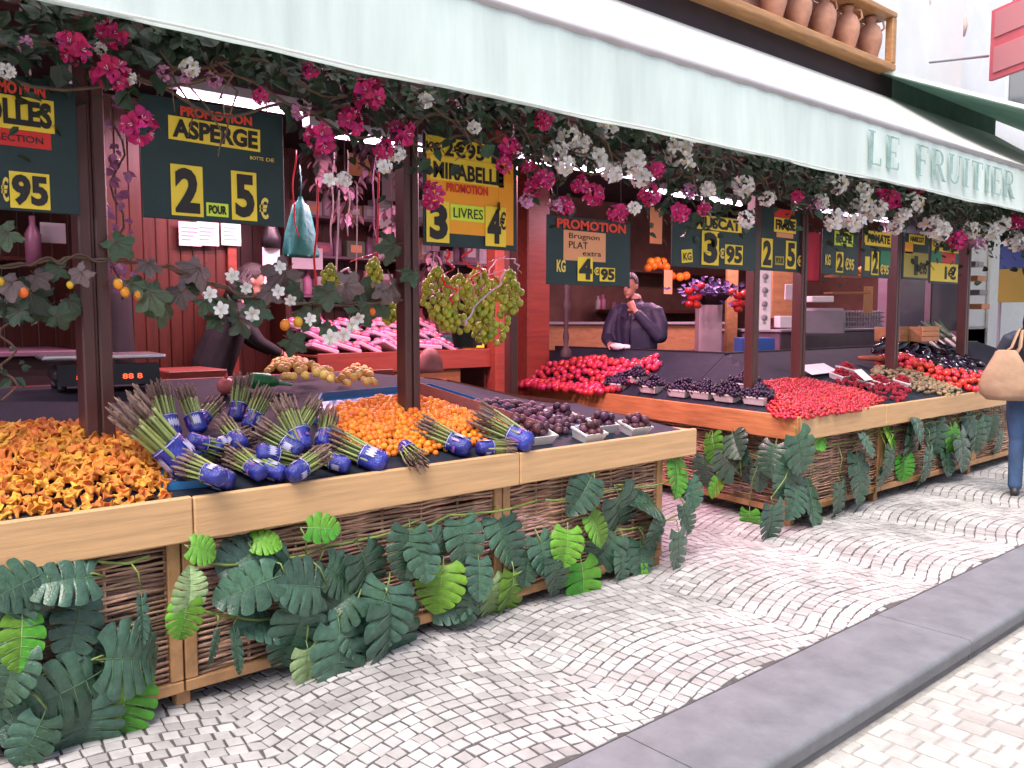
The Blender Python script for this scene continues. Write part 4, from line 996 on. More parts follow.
# chanterelles
def chant_mb(seed):
    r = random.Random(seed); a1, a2, a3 = r.uniform(0, 6), r.uniform(0, 6), r.uniform(.10, .24)
    wob = lambda a, i: (a3*math.sin(3*a+a1)+.12*math.sin(5*a+a2))*min(1, max(0, (i-3)/4))
    mb = MB(); bend = r.uniform(-.3, .3)
    prof = [(.0, -.95), (.22, -.9), (.24, -.5), (.30, -.1), (.50, .25), (.72, .46), (.84, .50), (.86, .58), (.74, .58), (.45, .42), (.2, .3), (0, .24)]
    mb.lathe(prof, 16, 0, None, wob)
    for p in mb.v: p.x += bend*p.z*p.z; p.z += .10*math.sin(3*math.atan2(p.y, p.x)+a1)*min(1, p.to_2d().length)
    return mb
CHB = [chant_mb(i) for i in range(5)]; CHM = [b.mesh('chanterelle', M_chant) for b in CHB]
heap('chanterelle', CHM, CHB, M_chant, [(-18, 420), (40, 416), (75, 419), (110, 422), (140, 436), (168, 456), (170, 486), (120, 493), (60, 500), (0, 507), (-20, 510)], SL, .0225, .06, 'orange funnel shaped mushroom piled on the left end of the stall', 'mushroom', 'loose orange mushrooms', 300, 3, .82, .05, stuff_label='mass of orange mushrooms under the top layer, left end of stall')
# mirabelles
MIB = [fruit_mb(i, .06, 10, 8, False, 1.02, .03) for i in range(2)]; MIM = [b.mesh('mirabelle_plum', M_mira) for b in MIB]
heap('mirabelle_plum', MIM, MIB, M_mira, [(318, 412), (335, 400), (375, 392), (420, 391), (450, 400), (498, 416), (536, 428), (520, 434), (500, 434), (455, 443), (420, 447), (350, 448), (330, 440)], SL, .0165, .055, 'small orange plum heaped round the brown post', 'plum', 'small orange plums', 300, 8, .80, .05, stuff_label='deeper layer of the small orange plums around the brown post')
# blue trays under mirabelles / mushrooms
def tray_strip(px, S, lab, mt, h=.05, cat='tray', name='fruit_tray'):
    P = [hit(x, y, S, .0) for x, y in px]; m = MB()
    for a, b in zip(P, P[1:]+P[:1]):
        d = (b-a); n = Vector((-d.y, d.x, 0)).normalized()*.006
        m.slab([a-n+Vector((0, 0, .003)), b-n+Vector((0, 0, .003)), b+n+Vector((0, 0, .003)), a+n+Vector((0, 0, .003))], (0, 0, 1), h)
    base = MB(); m.slab([p+Vector((0, 0, .004)) for p in P], (0, 0, 1), .006)
    return single(name, m, mt, lab, cat)
tray_strip([(352, 452), (545, 440), (552, 428), (430, 390), (322, 400), (312, 420)], SL, 'blue plastic tray holding the small orange plums', M_blue, .035)
tray_strip([(160, 492), (212, 487), (200, 458), (168, 452)], SL, 'blue plastic tray showing between mushrooms and asparagus', M_blue, .03)
# rosy plank between mirabelles and plums
a, b = hit(412, 384, SL, .07), hit(556, 430, SL, .02); m = MB(); d = (b-a).normalized(); n_ = Vector((-d.y, d.x, 0)).normalized()
m.slab([a+n_*.012-Vector((0, 0, .06)), b+n_*.012-Vector((0, 0, .03)), b+n_*.012+Vector((0, 0, .02)), a+n_*.012+Vector((0, 0, .02))], n_*-1, .024)
single('divider_plank', m, M_tray, 'rosy wooden plank dividing orange plums from dark plums', 'plank')
# dark plums: heap behind the plank and in punnets
PLB = [fruit_mb(i, .07, 12, 9, False, 1.18, .04) for i in range(2)]; PLM = [b.mesh('dark_plum', M_plum) for b in PLB]
heap('dark_plum', PLM, PLB, M_plum, [(430, 392), (470, 399), (520, 401), (565, 412), (600, 422), (560, 430), (520, 416), (470, 404)], SL, .0235, .03, 'dark plum lying loose behind the rosy plank', 'plum', 'loose dark plums', 110, 4, .85, .04)
def punnet(c, rot, sx, sy, h, label, group, M=M_punnet, tilt=0):
    e = empty('punnet', c, label, 'punnet', group, Euler((0, tilt, rot)).to_matrix().to_4x4()); MW = WM[e]; m = MB()
    k = .80; t = .006
    def ring(s_, z): return [Vector((-sx/2*s_, -sy/2*s_, z)), Vector((sx/2*s_, -sy/2*s_, z)), Vector((sx/2*s_, sy/2*s_, z)), Vector((-sx/2*s_, sy/2*s_, z))]
    vs = ring(k, 0)+ring(1, h)+ring(1-2*t/sx, h)+ring(k-2*t/sx, .006)
    fs = [(3, 2, 1, 0)]+[(i, (i+1) % 4, (i+1) % 4+4, i+4) for i in range(4)]+[(i+4, (i+1) % 4+4, (i+1) % 4+8, i+8) for i in range(4)]+[(i+8, (i+1) % 4+8, (i+1) % 4+12, i+12) for i in range(4)]+[(12, 13, 14, 15)]
    m.add(vs, fs); mm = MB(); mm.merge(m, MW); part('shell', mm, M, e)
    m = MB(); m.box((-sx/2-.003, -sy/2-.003, h-.012), (sx/2+.003, -sy/2+.0, h), bev=.001); m.box((-sx/2-.003, sy/2, h-.012), (sx/2+.003, sy/2+.003, h), bev=.001); mm = MB(); mm.merge(m, MW); part('rim', mm, M, e)
    return e
def fill(name, meshes, e, sx, sy, h, rad, n, label, cat, group, seed, hump=.04):
    r = random.Random(seed); MW = WM[e]; placed = []
    for lay in range(2):
        got = 0
        for _ in range(400):
            if got >= n*(.6 if lay == 0 else .4): break
            q = 1-.35*lay; p = Vector((r.uniform(-1, 1)*(sx/2-rad)*q, r.uniform(-1, 1)*(sy/2-rad)*q))
            if any((p-o[0]).length < rad*1.7 and o[1] == lay for o in placed): continue
            placed.append((p, lay)); got += 1
            u = max(abs(p.x)/(sx/2), abs(p.y)/(sy/2)); z = h-rad*.3+lay*rad*1.2+hump*(1-u)*.5
            inst(name, r.choice(meshes), TRS(MW @ Vector((p.x, p.y, z)), rrot(r), rad*r.uniform(.9, 1.1)), None, label, cat, group)
for i, (x, y, lab, wh) in enumerate([(542, 446, 'white punnet of dark plums touching the last blue asparagus wrapper', .2), (595, 443, 'white punnet of dark plums, middle of the front three', .17), (641, 436, 'white punnet of dark plums alone near the end of the stall', .17), (566, 425, 'white punnet of dark plums half behind the front row', .17), (608, 434, 'white punnet whose rim peeks out behind the middle plum punnet', .15), (520, 438, 'low white punnet between orange plums and front plum punnet', .16)]):
    c = hit(x, y, SL, .0); c.x -= .06
    e = punnet(c+Vector((0, 0, .012)), .1*math.sin(i*3), .125, wh, .062, lab, 'white punnets of dark plums', tilt=.32)
    fill('dark_plum', PLM, e, .125, wh, .062, .0235, 15, 'dark plum in a white punnet near the end of the stall', 'plum', 'dark plums in white punnets', 60+i)
# blue box between the punnets
c = hit(572, 436, SL); m = MB(); m.box((c.x-.12, c.y-.12, c.z), (c.x-.05, c.y+.13, c.z+.05), bev=.006); single('fruit_tray', m, M_blue, 'blue tray edge showing between the white plum punnets', 'tray')
# asparagus
def spear_mesh(seed):
    r = random.Random(seed); mb = MB(); b1, b2 = r.uniform(-.02, .02), r.uniform(-.03, .03)
    pts = [(b1*math.sin(t*2.5), b2*math.sin(t*2), t) for t in (0, .2, .4, .6, .72)]
    mb.tube(pts, [.021, .021, .020, .018, .017], 7, 0)
    tip = [(b1*math.sin(t*2.5), b2*math.sin(t*2), t) for t in (.70, .78, .86, .93, .98, 1.0)]
    mb.tube(tip, [.018, .021, .021, .017, .010, .003], 7, 1)
    for k in range(9):
        t = .60+.04*k; a = k*2.4; p = Vector((b1*math.sin(t*2.5), b2*math.sin(t*2), t)); d = Vector((math.cos(a)*.35, math.sin(a)*.35, 1)).normalized()
        leaf_tri(mb, p+Vector((math.cos(a), math.sin(a), 0))*.016, d, Vector((math.cos(a), math.sin(a), 0)), .06, .45, 1)
    return mb.mesh('spear', [M_aspg, M_aspt])
SPM = [spear_mesh(i) for i in range(4)]
def wrapper_mesh():
    mb = MB(); wob = lambda a, i: .07*math.sin(7*a+i*1.3)+.05*math.sin(3*a+i)
    mb.lathe([(.0, -.03), (.09, -.03), (.145, .0), (.168, .05), (.172, .13), (.166, .24), (.172, .32), (.178, .37), (.168, .37)], 24, 0, None, wob)
    for (z0, z1, a0, a1, mi) in ((.14, .26, .2, 1.2, 1), (.17, .22, 2.4, 3.1, 2), (.12, .28, 4.2, 4.9, 1), (.342, .355, 0, 6.2, 1), (.13, .30, 1.7, 1.9, 2), (.15, .28, 3.6, 3.85, 2)):
        n = 10; vs = []; fs = []
        for i in range(n+1):
            a = a0+(a1-a0)*i/n; jag = .035*math.sin(i*2.6) if z1-z0 > .05 else 0
            for z in (z0-jag, z1+jag): vs.append(Vector(((.192)*math.cos(a), (.192)*math.sin(a), z)))
        for i in range(n): fs.append((i*2, i*2+2, i*2+3, i*2+1))
        mb.add(vs, fs, mi, True)
    return mb.mesh('wrapper', [M_wrap, M_wrapw, M_wrapv])
WRM = wrapper_mesh()
def bundle(base, d, L_, label, fan=.16, n=15, seed=0, z=None):
    r = random.Random(seed); d = d.normalized(); x = d.orthogonal().normalized(); y = d.cross(x)
    M = Matrix((x, y, d)).transposed().to_4x4(); M.translation = base
    e = empty('asparagus_bundle', base, label, 'asparagus', 'bundles of green asparagus in blue wrappers', Matrix(M.to_3x3()).to_4x4())
    inst('wrapper', WRM, M @ Matrix.Diagonal((L_, L_, L_, 1)) @ Matrix.Rotation(r.uniform(0, 6), 4, 'Z'), e)
    for k in range(n):
        rr = .14*math.sqrt((k+.5)/n); a = k*2.4
        p = Vector((rr*math.cos(a), rr*math.sin(a), .02)); sp = fan*rr/.14
        dd = Vector((math.cos(a)*sp+r.uniform(-.03, .03), math.sin(a)*sp+r.uniform(-.03, .03), 1)).normalized()
        xx = dd.orthogonal().normalized(); Ms = Matrix((xx, dd.cross(xx), dd)).transposed().to_4x4(); Ms.translation = p*L_
        sc = L_*r.uniform(.90, 1.06); s2 = L_*1.05
        inst('spear', SPM[k % 4], M @ Ms @ Matrix.Diagonal((s2, s2, sc, 1)), e)
BUN = [(172, 437, 158, 386, .30, 'asparagus bundle standing upright at the back, nearest the left post'), (199, 432, 184, 388, .30, 'asparagus bundle leaning back with wrapper turned to the right, third row'), (190, 468, 122, 402, .40, 'long asparagus bundle lying over the orange mushrooms'), (232, 482, 180, 474, .27, 'front asparagus bundle with tips pointing to the mushrooms'), (222, 478, 182, 464, .27, 'asparagus bundle lying on top of the front left one'), (188, 440, 230, 460, .27, 'asparagus bundle with a shiny violet wrapper end at the left'),
 (196, 426, 216, 402, .28, 'dark tipped asparagus bundle behind the shiny wrapper'), (236, 420, 243, 378, .30, 'tallest asparagus bundle standing beside the green scoop'), (248, 428, 266, 390, .30, 'upright asparagus bundle right of the tallest one'), (242, 446, 222, 424, .26, 'asparagus bundle with brown tips aimed at the big blue wrappers'), (304, 448, 284, 402, .29, 'curved asparagus bundle in the back right group'), (294, 440, 316, 402, .29, 'asparagus bundle crossing the curved one at the back right'), (300, 452, 258, 428, .28, 'asparagus bundle lying under the crossed pair'),
 (284, 474, 240, 480, .28, 'front asparagus bundle with bright green stalks at the centre'), (290, 476, 326, 452, .26, 'asparagus bundle with red and yellow tag at the front'), (258, 452, 306, 466, .28, 'asparagus bundle with pink cut ends in the middle row'), (348, 466, 306, 474, .28, 'front asparagus bundle with striped wrapper right of centre'), (322, 446, 330, 412, .26, 'small upright asparagus bundle against the orange plums'), (384, 464, 330, 440, .31, 'asparagus bundle reaching left from a wrapper beside the orange plums'), (468, 449, 420, 430, .29, 'asparagus bundle lying alone before the orange plums, pointing left'),
 (530, 444, 478, 420, .29, 'asparagus bundle lying at the corner of the orange plums'), (478, 448, 512, 456, .22, 'short asparagus bundle tucked under the corner one'), (404, 446, 420, 462, .22, 'asparagus bundle seen tips first on the front edge'), (212, 448, 250, 436, .25, 'asparagus bundle hidden in the middle of the pile'), (262, 474, 232, 456, .24, 'asparagus bundle under the middle row, tips upward left')]
ZOFF = [.05, .05, .07, .045, .10, .11, .06, .07, .07, .10, .09, .09, .09, .05, .06, .10, .05, .06, .05, .05, .06, .04, .05, .07, .07]
for i, (bx, by, tx, ty, L_, lab) in enumerate(BUN):
    b0 = hit(bx, by, SL, ZOFF[i]); d = ray(tx, ty).normalized(); o = EYE-b0
    lat = math.hypot(bx-tx, by-ty)*(b0-EYE).dot(FW)/F_PX; L_ = max(.20, min(.34, L_+.02, lat*1.06))
    bb = o.dot(d); cc = o.length_squared-L_*L_; disc = bb*bb-cc
    if disc > 0:
        cands = [EYE+d*(-bb+s_*math.sqrt(disc)) for s_ in (-1, 1)]
        # keep the tip on or above the display
        def err(p): h_ = p.z-SL(p.x, p.y); return abs(h_-ZOFF[i]-(.10 if abs(ty-by) > 35 else .02))
        tp = min(cands, key=err) if lat < .16 else cands[1]
    else: tp = EYE+d*(-bb)
    if tp.z < SL(tp.x, tp.y)+.04: tp.z = SL(tp.x, tp.y)+.04
    bundle(b0, tp-b0, L_*1.06, lab, R.uniform(.05, .16), 24, i)
# scale, scoop, onion, yellow plums, sack
c = Vector((-4.42, 1.28, 1.15)); q = onx(108, 392, -4.40); q.z = 1.153
e = empty('weighing_scale', q, 'weighing scale with steel platter and red digits behind the left post', 'scale', rot=Matrix.Rotation(-.12, 4, 'Z')); MW = WM[e] @ Matrix.Diagonal((1.15, 1.15, 1.5, 1))
def lp(pr, mb, mt, name): mm = MB(); mm.merge(mb, MW); return part(name, mm, mt, pr)
m = MB(); m.box((-.17, -.21, .02), (.10, .19, .075), bev=.02); m.slab([Vector((.102, -.2, .02)), Vector((.16, -.2, .02)), Vector((.13, -.2, .085)), Vector((.102, -.2, .085))], (0, 1, 0), .38); lp(e, m, M_black, 'body')
m = MB(); m.box((-.20, -.25, .098), (.13, .21, .112), bev=.005); lp(e, m, M_steel, 'platter')
m = MB(); m.box((-.03, -.03, .076), (.03, .03, .097)); lp(e, m, M_grey, 'column')
for y0 in (-.135, .035):
    m = text_mb('88 8', .075, .017, .0); mm = MB(); mm.merge(m, MW @ Matrix.Translation((.155, y0, .038)) @ Matrix.Rotation(-.43, 4, 'Y') @ ROT_SIGN); part('display', mm, M_led, e)
for sx in (-.14, .08):
    for sy in (-.18, .16): m = MB(); m.tube([(sx, sy, 0), (sx, sy, .021)], .018, 8); lp(e, m, M_black, 'foot')
q = hit(264, 387, SL, .03); m = MB()
m.tube([q+Vector((0, -.10, .02)), q+Vector((0, -.06, .035)), q+Vector((0, .02, .03)), q+Vector((0, .07, .02))], [.012, .042, .042, .02], 12); m.tube([q+Vector((0, .07, .02)), q+Vector((.01, .15, .004))], [.014, .007], 8, 1)
single('green_scoop', m, [M_green, mat('pale green tip', (.2, .42, .25), .4)], 'shiny green plastic scoop with pale tip behind the asparagus', 'scoop')
q = hit(226, 386, SL, .05); m = MB(); m.merge(fruit_mb(1, .04, 14, 10, False, .95), TRS(q, (.3, .2, 0), .045)); m.tube([q+Vector((0, 0, .038)), q+Vector((.006, .004, .06))], [.012, .003], 6)
single('pink_onion', m, mat('pink onion', (.55, .13, .12), .4, .2, 20), 'single pink round fruit lying beside the tallest asparagus bundle', 'fruit')
YB = [fruit_mb(9, .05, 10, 8, False, 1.0, .02)]; YM = [b.mesh('yellow_plum', M_yplum) for b in YB]
SF = lambda x, y: 1.155
SF2 = lambda x, y: 1.20
m = MB(); a = onz(232, 378, 1.2); b = onz(345, 382, 1.2)
m.box((-5.25, a.y-.05, 1.06), (-4.83, b.y+.0, 1.196), bev=.006); single('fruit_crate', m, M_mahog2, 'low red wooden crate under the yellow plums', 'crate')
heap('yellow_plum', YM, YB, M_yplum, [(264, 369), (275, 360), (300, 360), (335, 371), (330, 378), (290, 374)], SF2, .020, .05, 'yellow plum in the heap nearer the weighing scale', 'plum', 'yellow plums, larger heap', 90, 21, .8, .03)
heap('yellow_plum', YM, YB, M_yplum, [(336, 378), (345, 368), (370, 367), (376, 380), (355, 384)], SF, .020, .05, 'yellow plum in the small heap left of the plum post', 'plum', 'yellow plums, smaller heap', 40, 22, .8, .03)
q = onx(430, 384, -4.4); q.z = 1.152; m = MB(); m.lathe([(0, 0), (.085, 0), (.09, .03), (.075, .09), (.04, .14), (.015, .155), (0, .15)], 16, M=Matrix.Translation(q), wob=lambda a, i: .05*math.sin(a*3+i)); single('pink_sack', m, mat('rosy cloth', (.36, .12, .12), .6, .2, 18), 'rosy rounded sack behind the orange plums beside the brown post', 'sack')
# ------------------------------------------------------------------ farther stall produce
NEB = [fruit_mb(30+i, .10, 12, 9, False, .95, .06) for i in range(2)]; NEM = [b.mesh('nectarine', M_nect) for b in NEB]
heap('nectarine', NEM, NEB, M_nect, [(519, 382), (530, 371), (555, 361), (590, 356), (620, 357), (640, 359), (658, 353), (658, 364), (640, 378), (614, 390), (585, 389), (550, 386)], SR, .036, .035, 'shiny red nectarine in the crate beside the red-brown pillar', 'nectarine', 'shiny red nectarines', 220, 31, .70, .05)
P = [hit(x, y, SR, 0) for x, y in ((516, 386), (600, 394), (662, 366), (658, 356))]
m = MB()
for a, b in ((0, 1), (1, 2)):
    d = P[b]-P[a]; n_ = Vector((-d.y, d.x, 0)).normalized()*.006
    m.slab([P[a]-n_+Vector((0, 0, .004)), P[b]-n_+Vector((0, 0, .004)), P[b]+n_+Vector((0, 0, .004)), P[a]+n_+Vector((0, 0, .004))], (0, 0, 1), .045)
single('fruit_crate', m, M_tray, 'thin pale edged crate holding the red nectarines', 'crate')
BLM = []
for q in range(4):
    BLB = MB(); rq = random.Random(300+q)
    for k in range(34):
        t = (k+.5)/34; a = k*2.4; rr = .9*math.sin(PI*(.12+.8*(1-t)))**.8*math.sqrt(rq.uniform(.3, 1)); BLB.ball((1.15*(.5-t)*2, rr*math.cos(a)*.8, rr*math.sin(a)*.7), rq.uniform(.21, .27), 8, 6)
    BLB.tube([(1.1, 0, .1), (1.5, .1, .3)], [.06, .04], 5, 1); BLM.append(BLB.mesh('grape_bunch', [M_grapeD, M_stem]))
pls = [(616, 391, 'first punnet of black grapes, touching the nectarine crate'), (650, 394, 'second punnet of black grapes along the shaded stall edge'), (679, 398, 'third punnet of black grapes along the shaded stall edge'), (702, 400, 'fourth punnet of black grapes along the shaded stall edge'), (726, 403, 'fifth punnet of black grapes, left of the corner one'), (756, 406, 'corner punnet of black grapes next to the red berries'), (634, 384, 'punnet of black grapes in the rear row by the nectarines'), (742, 392, 'tall heaped punnet of black grapes in front of a thin post')]
for i, (x, y, lab) in enumerate(pls):
    c = hit(x, y, SR, .0)+Vector((0, .05, .01)); e = punnet(c, math.atan2(ux.y, ux.x), .225, .17, .06, lab, 'punnets of black grapes', M_punnet)
    rq = random.Random(80+i); MW = WM[e]
    for k, (u, v) in enumerate(((-.06, -.035), (.06, -.035), (0, .04), (-.07, .045), (.07, .05), (.0, 0))):
        inst('grape_bunch', rq.choice(BLM), MW @ TRS((u, v, .075 if k < 5 else .118), (rq.uniform(-.4, .4), rq.uniform(-.4, .4), rq.uniform(0, 6.3)), .058), None, 'black grape bunch heaped in a punnet by the shaded stall edge', 'grapes', 'black grape bunches in punnets')
RBB = [fruit_mb(50+i, .02, 8, 6, False, 1.15) for i in range(2)]; RBM = [b.mesh('red_berry', M_berry) for b in RBB]
heap('red_berry', RBM, RBB, M_berry, [(756, 384), (775, 376), (800, 374), (830, 381), (862, 388), (886, 396), (862, 405), (835, 409), (806, 413), (778, 413), (766, 402)], SR, .0135, .04, 'small bright red berry in the berry heap at the stall corner', 'berry', 'bright red berries', 300, 52, .98, .045, stuff_label='mass of bright red berries around the right hand posts')
P = [hit(x, y, SR, 0) for x, y in ((778, 409), (806, 410), (870, 398), (830, 384))]
m = MB(); m.slab([Vector((p.x, p.y, p.z+.005)) for p in P], (0, 0, 1), .008); single('berry_tray', m, M_blue, 'dark blue tray under the bright red berries', 'tray')
RSB = MB()
for k in range(26):
    a = k*2.4; th = math.acos(1-2*(k+.5)/26); RSB.ball((.75*math.sin(th)*math.cos(a), .75*math.sin(th)*math.sin(a), .85*math.cos(th)), .28, 6, 4)
RSM = [RSB.mesh('raspberry', M_rasp)]
for i, (x, y, lab) in enumerate([(845, 381, 'punnet of dark raspberries left of the white label card'), (884, 388, 'punnet of dark raspberries right of the white label card'), (906, 388, 'punnet of dark raspberries at the right end of its row'), (868, 388, 'punnet of dark raspberries below the white label card'), (850, 375, 'rear punnet of dark raspberries beside the white paper')]):
    c = hit(x, y, SR, .01)+Vector((-.05, 0, .012)); e = punnet(c, .2*i, .14, .17, .05, lab, 'punnets of dark raspberries', M_punnet, .28)
    fill('raspberry', RSM, e, .14, .17, .05, .0185, 26, 'dark raspberry in a punnet near the white label card', 'raspberry', 'dark raspberries', 140+i, .05)
heap('raspberry', RSM, [RSB], M_rasp, [(836, 378), (850, 371), (880, 378), (912, 388), (900, 398), (880, 394), (858, 388)], SR, .0185, .04, 'dark raspberry lying loose around the raspberry punnets', 'raspberry', 'loose dark raspberries', 130, 77, .9, .04)
def card(px, S, sz, lab, tilt=.6, off=.06, name='label_card'):
    c = hit(*px, S, off); m = MB(); M = TRS(c, (0, tilt, .1)); m.box((-sz[0]/2, -sz[1]/2, 0), (sz[0]/2, sz[1]/2, .004), bev=.001, M=M); single(name, m, M_white, lab, 'card')
card((863, 375), SR, (.13, .17), 'white label card standing in the dark raspberries', .7, .12)
card((818, 369), SR, (.16, .55), 'white paper sheet lying behind the red berries', .45, .04, 'paper_sheet')
SHB = [fruit_mb(70+i, .0, 8, 7, True, 1.5) for i in range(2)]; SHM = [b.mesh('shallot', M_bean) for b in SHB]
heap('shallot', SHM, SHB, M_bean, [(868, 372), (880, 362), (897, 362), (920, 372), (955, 386), (966, 391), (945, 394), (915, 390), (895, 380)], SR, .0165, .03, 'brownish green shallot in the heap before the tomatoes', 'shallot', 'brownish green shallots', 260, 71, .9, .03)
def tom_mb(seed):
    b = fruit_mb(seed, .10, 12, 9, False, .82)
    for k in range(5):
        a = k*1.257; b.add([(0, 0, .74), (.12*math.cos(a+.5), .12*math.sin(a+.5), .76), (.42*math.cos(a), .42*math.sin(a), .80), (.12*math.cos(a-.5), .12*math.sin(a-.5), .76)], [(0, 3, 2, 1)], 1)
    return b
TMB = [tom_mb(90+i) for i in range(2)]; TMM = [b.mesh('tomato', [M_tom, M_calyx]) for b in TMB]
heap('tomato', TMM, TMB, [M_tom, M_calyx], [(876, 361), (884, 353), (905, 358), (935, 367), (965, 372), (992, 373), (1000, 384), (975, 388), (945, 383), (915, 371), (890, 366)], SR, .037, .08, 'glossy red tomato heaped along the far end of the stall', 'tomato', 'glossy red tomatoes', 150, 91, .84, .05)
def aub_mesh():
    mb = MB(); mb.tube([(0, 0, 0), (0, 0, .02), (.006, 0, .07), (.012, 0, .13), (.01, 0, .19), (0, 0, .23), (0, 0, .245)], [.006, .026, .040, .038, .030, .022, .012], 12)
    for k in range(5):
        a = k*1.257; mb.add([(0, 0, .248), (.025*math.cos(a+.6), .025*math.sin(a+.6), .238), (.034*math.cos(a), .034*math.sin(a), .205), (.025*math.cos(a-.6), .025*math.sin(a-.6), .238)], [(0, 3, 2, 1)], 1)
    mb.tube([(0, 0, .24), (.005, 0, .265), (.014, 0, .285)], [.010, .007, .008], 7, 1)
    return mb.mesh('aubergine', [M_aub, M_calyx])
AUM = aub_mesh()
for i, (x, y) in enumerate([(872, 352), (884, 345), (896, 350), (912, 352), (924, 358), (900, 342), (934, 358), (946, 362), (956, 364), (966, 366), (976, 367), (940, 354), (952, 357), (964, 360), (974, 361), (985, 366), (918, 347), (930, 350), (916, 356), (928, 362), (938, 365), (948, 369), (958, 371), (968, 373), (978, 374), (908, 352), (943, 348), (957, 352)]):
    c = hit(x, y, SR, .11); a = R.uniform(-.5, .5)+(1.2 if i < 6 else .25)
    d = Vector((-math.cos(a), math.sin(a), .25)).normalized()
    inst('aubergine', AUM, basis(c, d.orthogonal(), d, 1) if False else Matrix.Translation(c) @ d.to_track_quat('Z', 'X').to_matrix().to_4x4(), None, 'glossy black-purple aubergine heaped above the tomatoes', 'aubergine', 'glossy aubergines')
def leek_mesh():
    mb = MB(); mb.tube([(0, 0, 0), (0, 0, .02), (0, 0, .2)], [.012, .02, .018], 9, 0); mb.tube([(0, 0, .2), (0, 0, .3)], [.018, .022], 9, 1)
    for k in range(6):
        a = k*1.05; w_ = .016; pts = [Vector((math.cos(a)*r_, math.sin(a)*r_, z)) for r_, z in ((.012, .29), (.03, .40), (.06, .50))]; t = Vector((-math.sin(a), math.cos(a), 0))
        mb.add([pts[0]-t*w_, pts[0]+t*w_, pts[1]+t*w_, pts[1]-t*w_, pts[2]+t*.004, pts[2]-t*.004], [(0, 1, 2, 3), (3, 2, 4, 5)], 1)
    return mb.mesh('leek', [mat('leek white', (.62, .64, .52), .45), mat('leek green', (.10, .20, .10), .5)])
LKM = leek_mesh()
for i, (x, y) in enumerate([(940, 350), (948, 348), (956, 347), (964, 346), (950, 343), (960, 342)]):
    c = hit(x, y, SR, .10); d = Vector((-.75, .45+.1*R.uniform(-1, 1), .42)).normalized(); inst('leek', LKM, Matrix.Translation(c) @ d.to_track_quat('Z', 'X').to_matrix().to_4x4(), None, 'pale leek lying on the aubergines at the far end', 'leek', 'pale leeks')
a = hit(858, 358, SR, .05); m = MB(); m.tube([a, a+Vector((.10, .10, .0)), a+Vector((.26, .2, -.03))], [.018, .03, .022], 10); single('brown_root', m, mat('reddish brown root', (.32, .085, .045), .55, .25, 14), 'long reddish brown root lying left of the tomatoes', 'root vegetable')
for i, (x, y, lab) in enumerate([(896, 341, 'pale wooden crate right behind the tomato post'), (918, 341, 'pale open crate with orange label behind the aubergines')]):
    c = ond(x, y, 9.0); e = empty('wooden_crate', c, lab, 'crate'); 
    for k in range(3): m = MB(); m.box((c.x+.12, c.y-.2, c.z+k*.055), (c.x+.135, c.y+.2, c.z+k*.055+.045), bev=.002); part('slat', m, M_peach if i else M_balw, e)
    m = MB(); m.box((c.x-.14, c.y-.2, c.z), (c.x+.118, c.y+.2, c.z+.012)); m.box((c.x-.14, c.y-.2, c.z+.0125), (c.x+.118, c.y-.185, c.z+.15)); m.box((c.x-.14, c.y+.185, c.z+.0125), (c.x+.118, c.y+.2, c.z+.15)); part('box', m, M_balw, e)
# ------------------------------------------------------------------ inside the shop, left half
a = onx(318, 351, -5.75); b = onx(494, 351, -5.75); zs = (a.z+b.z)/2
e = empty('fruit_shelf', (-5.9, (a.y+b.y)/2, .2), 'red wooden shelf carrying pink fruit packs behind the grapes', 'shelf')
m = MB(); m.box((-5.77, a.y, zs-.16), (-5.75, b.y, zs), bev=.004); part('front_board', m, M_mahog2, e)
m = MB(); m.box((-6.5, a.y, zs-.03), (-5.772, b.y, zs-.012), bev=.002); part('shelf_board', m, M_mahog2, e)
m = MB(); m.box((-5.80, a.y+.02, .2), (-5.775, b.y-.35, zs-.165)); part('lower_panel', m, mat('brown panel', (.22, .09, .03), .5, .2, 5), e)
for y in (a.y+.02, b.y-.06): m = MB(); m.box((-6.4, y, .2), (-5.81, y+.04, zs-.032)); part('end_panel', m, M_mahog, e)
PK = MB(); PK.box((-.11, -.075, 0), (.11, .075, .035), 0, .008)
for i in range(3):
    for j in range(2): PK.ball((-.07+.07*i, -.035+.07*j, .045), (.036, .036, .028), 9, 6, 1)
PKM = PK.mesh('fruit_pack', [M_packw, M_packp])
for r_ in range(3):
    for k in range(7):
        y = a.y+.12+k*.19; inst('fruit_pack', PKM, TRS((-5.88-.17*r_, y+R.uniform(-.04, .04), zs+.012+r_*.085), (R.uniform(-.2, .2), .25+R.uniform(-.2, .2), PI/2+R.uniform(-.4, .4)), R.uniform(.9, 1.15)), None, 'film wrapped pack of pink fruit on the red shelf', 'fruit pack', 'pink fruit packs on the red shelf')
for r_ in (1, 2):
    m = MB(); m.box((-5.80-.17*r_-.16, a.y+.02, zs+.002), (-5.80-.17*r_, a.y+1.4, zs+r_*.085-.004), bev=.004); single('display_step', m, M_dark, ['low dark step under the middle row of pink packs', 'higher dark step under the rear row of pink packs'][r_-1], 'display step')
p = onx(474, 350, -5.82); m = MB(); m.box((p.x-.06, p.y-.09, zs+.002), (p.x+.04, p.y+.09, zs+.085), bev=.008); m.box((p.x+.0405, p.y-.06, zs+.03), (p.x+.042, p.y+.06, zs+.06), 1, .001); single('yellow_box', m, [M_yellow, M_ink], 'small yellow box with dark print under the green pot', 'box')
p = onx(452, 345, -5.9); m = MB(); m.box((p.x-.06, p.y-.10, zs+.002), (p.x+.04, p.y+.12, zs+.12), bev=.012); single('dark_box', m, mat('dark green box', (.01, .045, .045), .5), 'dark green box beside the pink packs on the shelf', 'box')
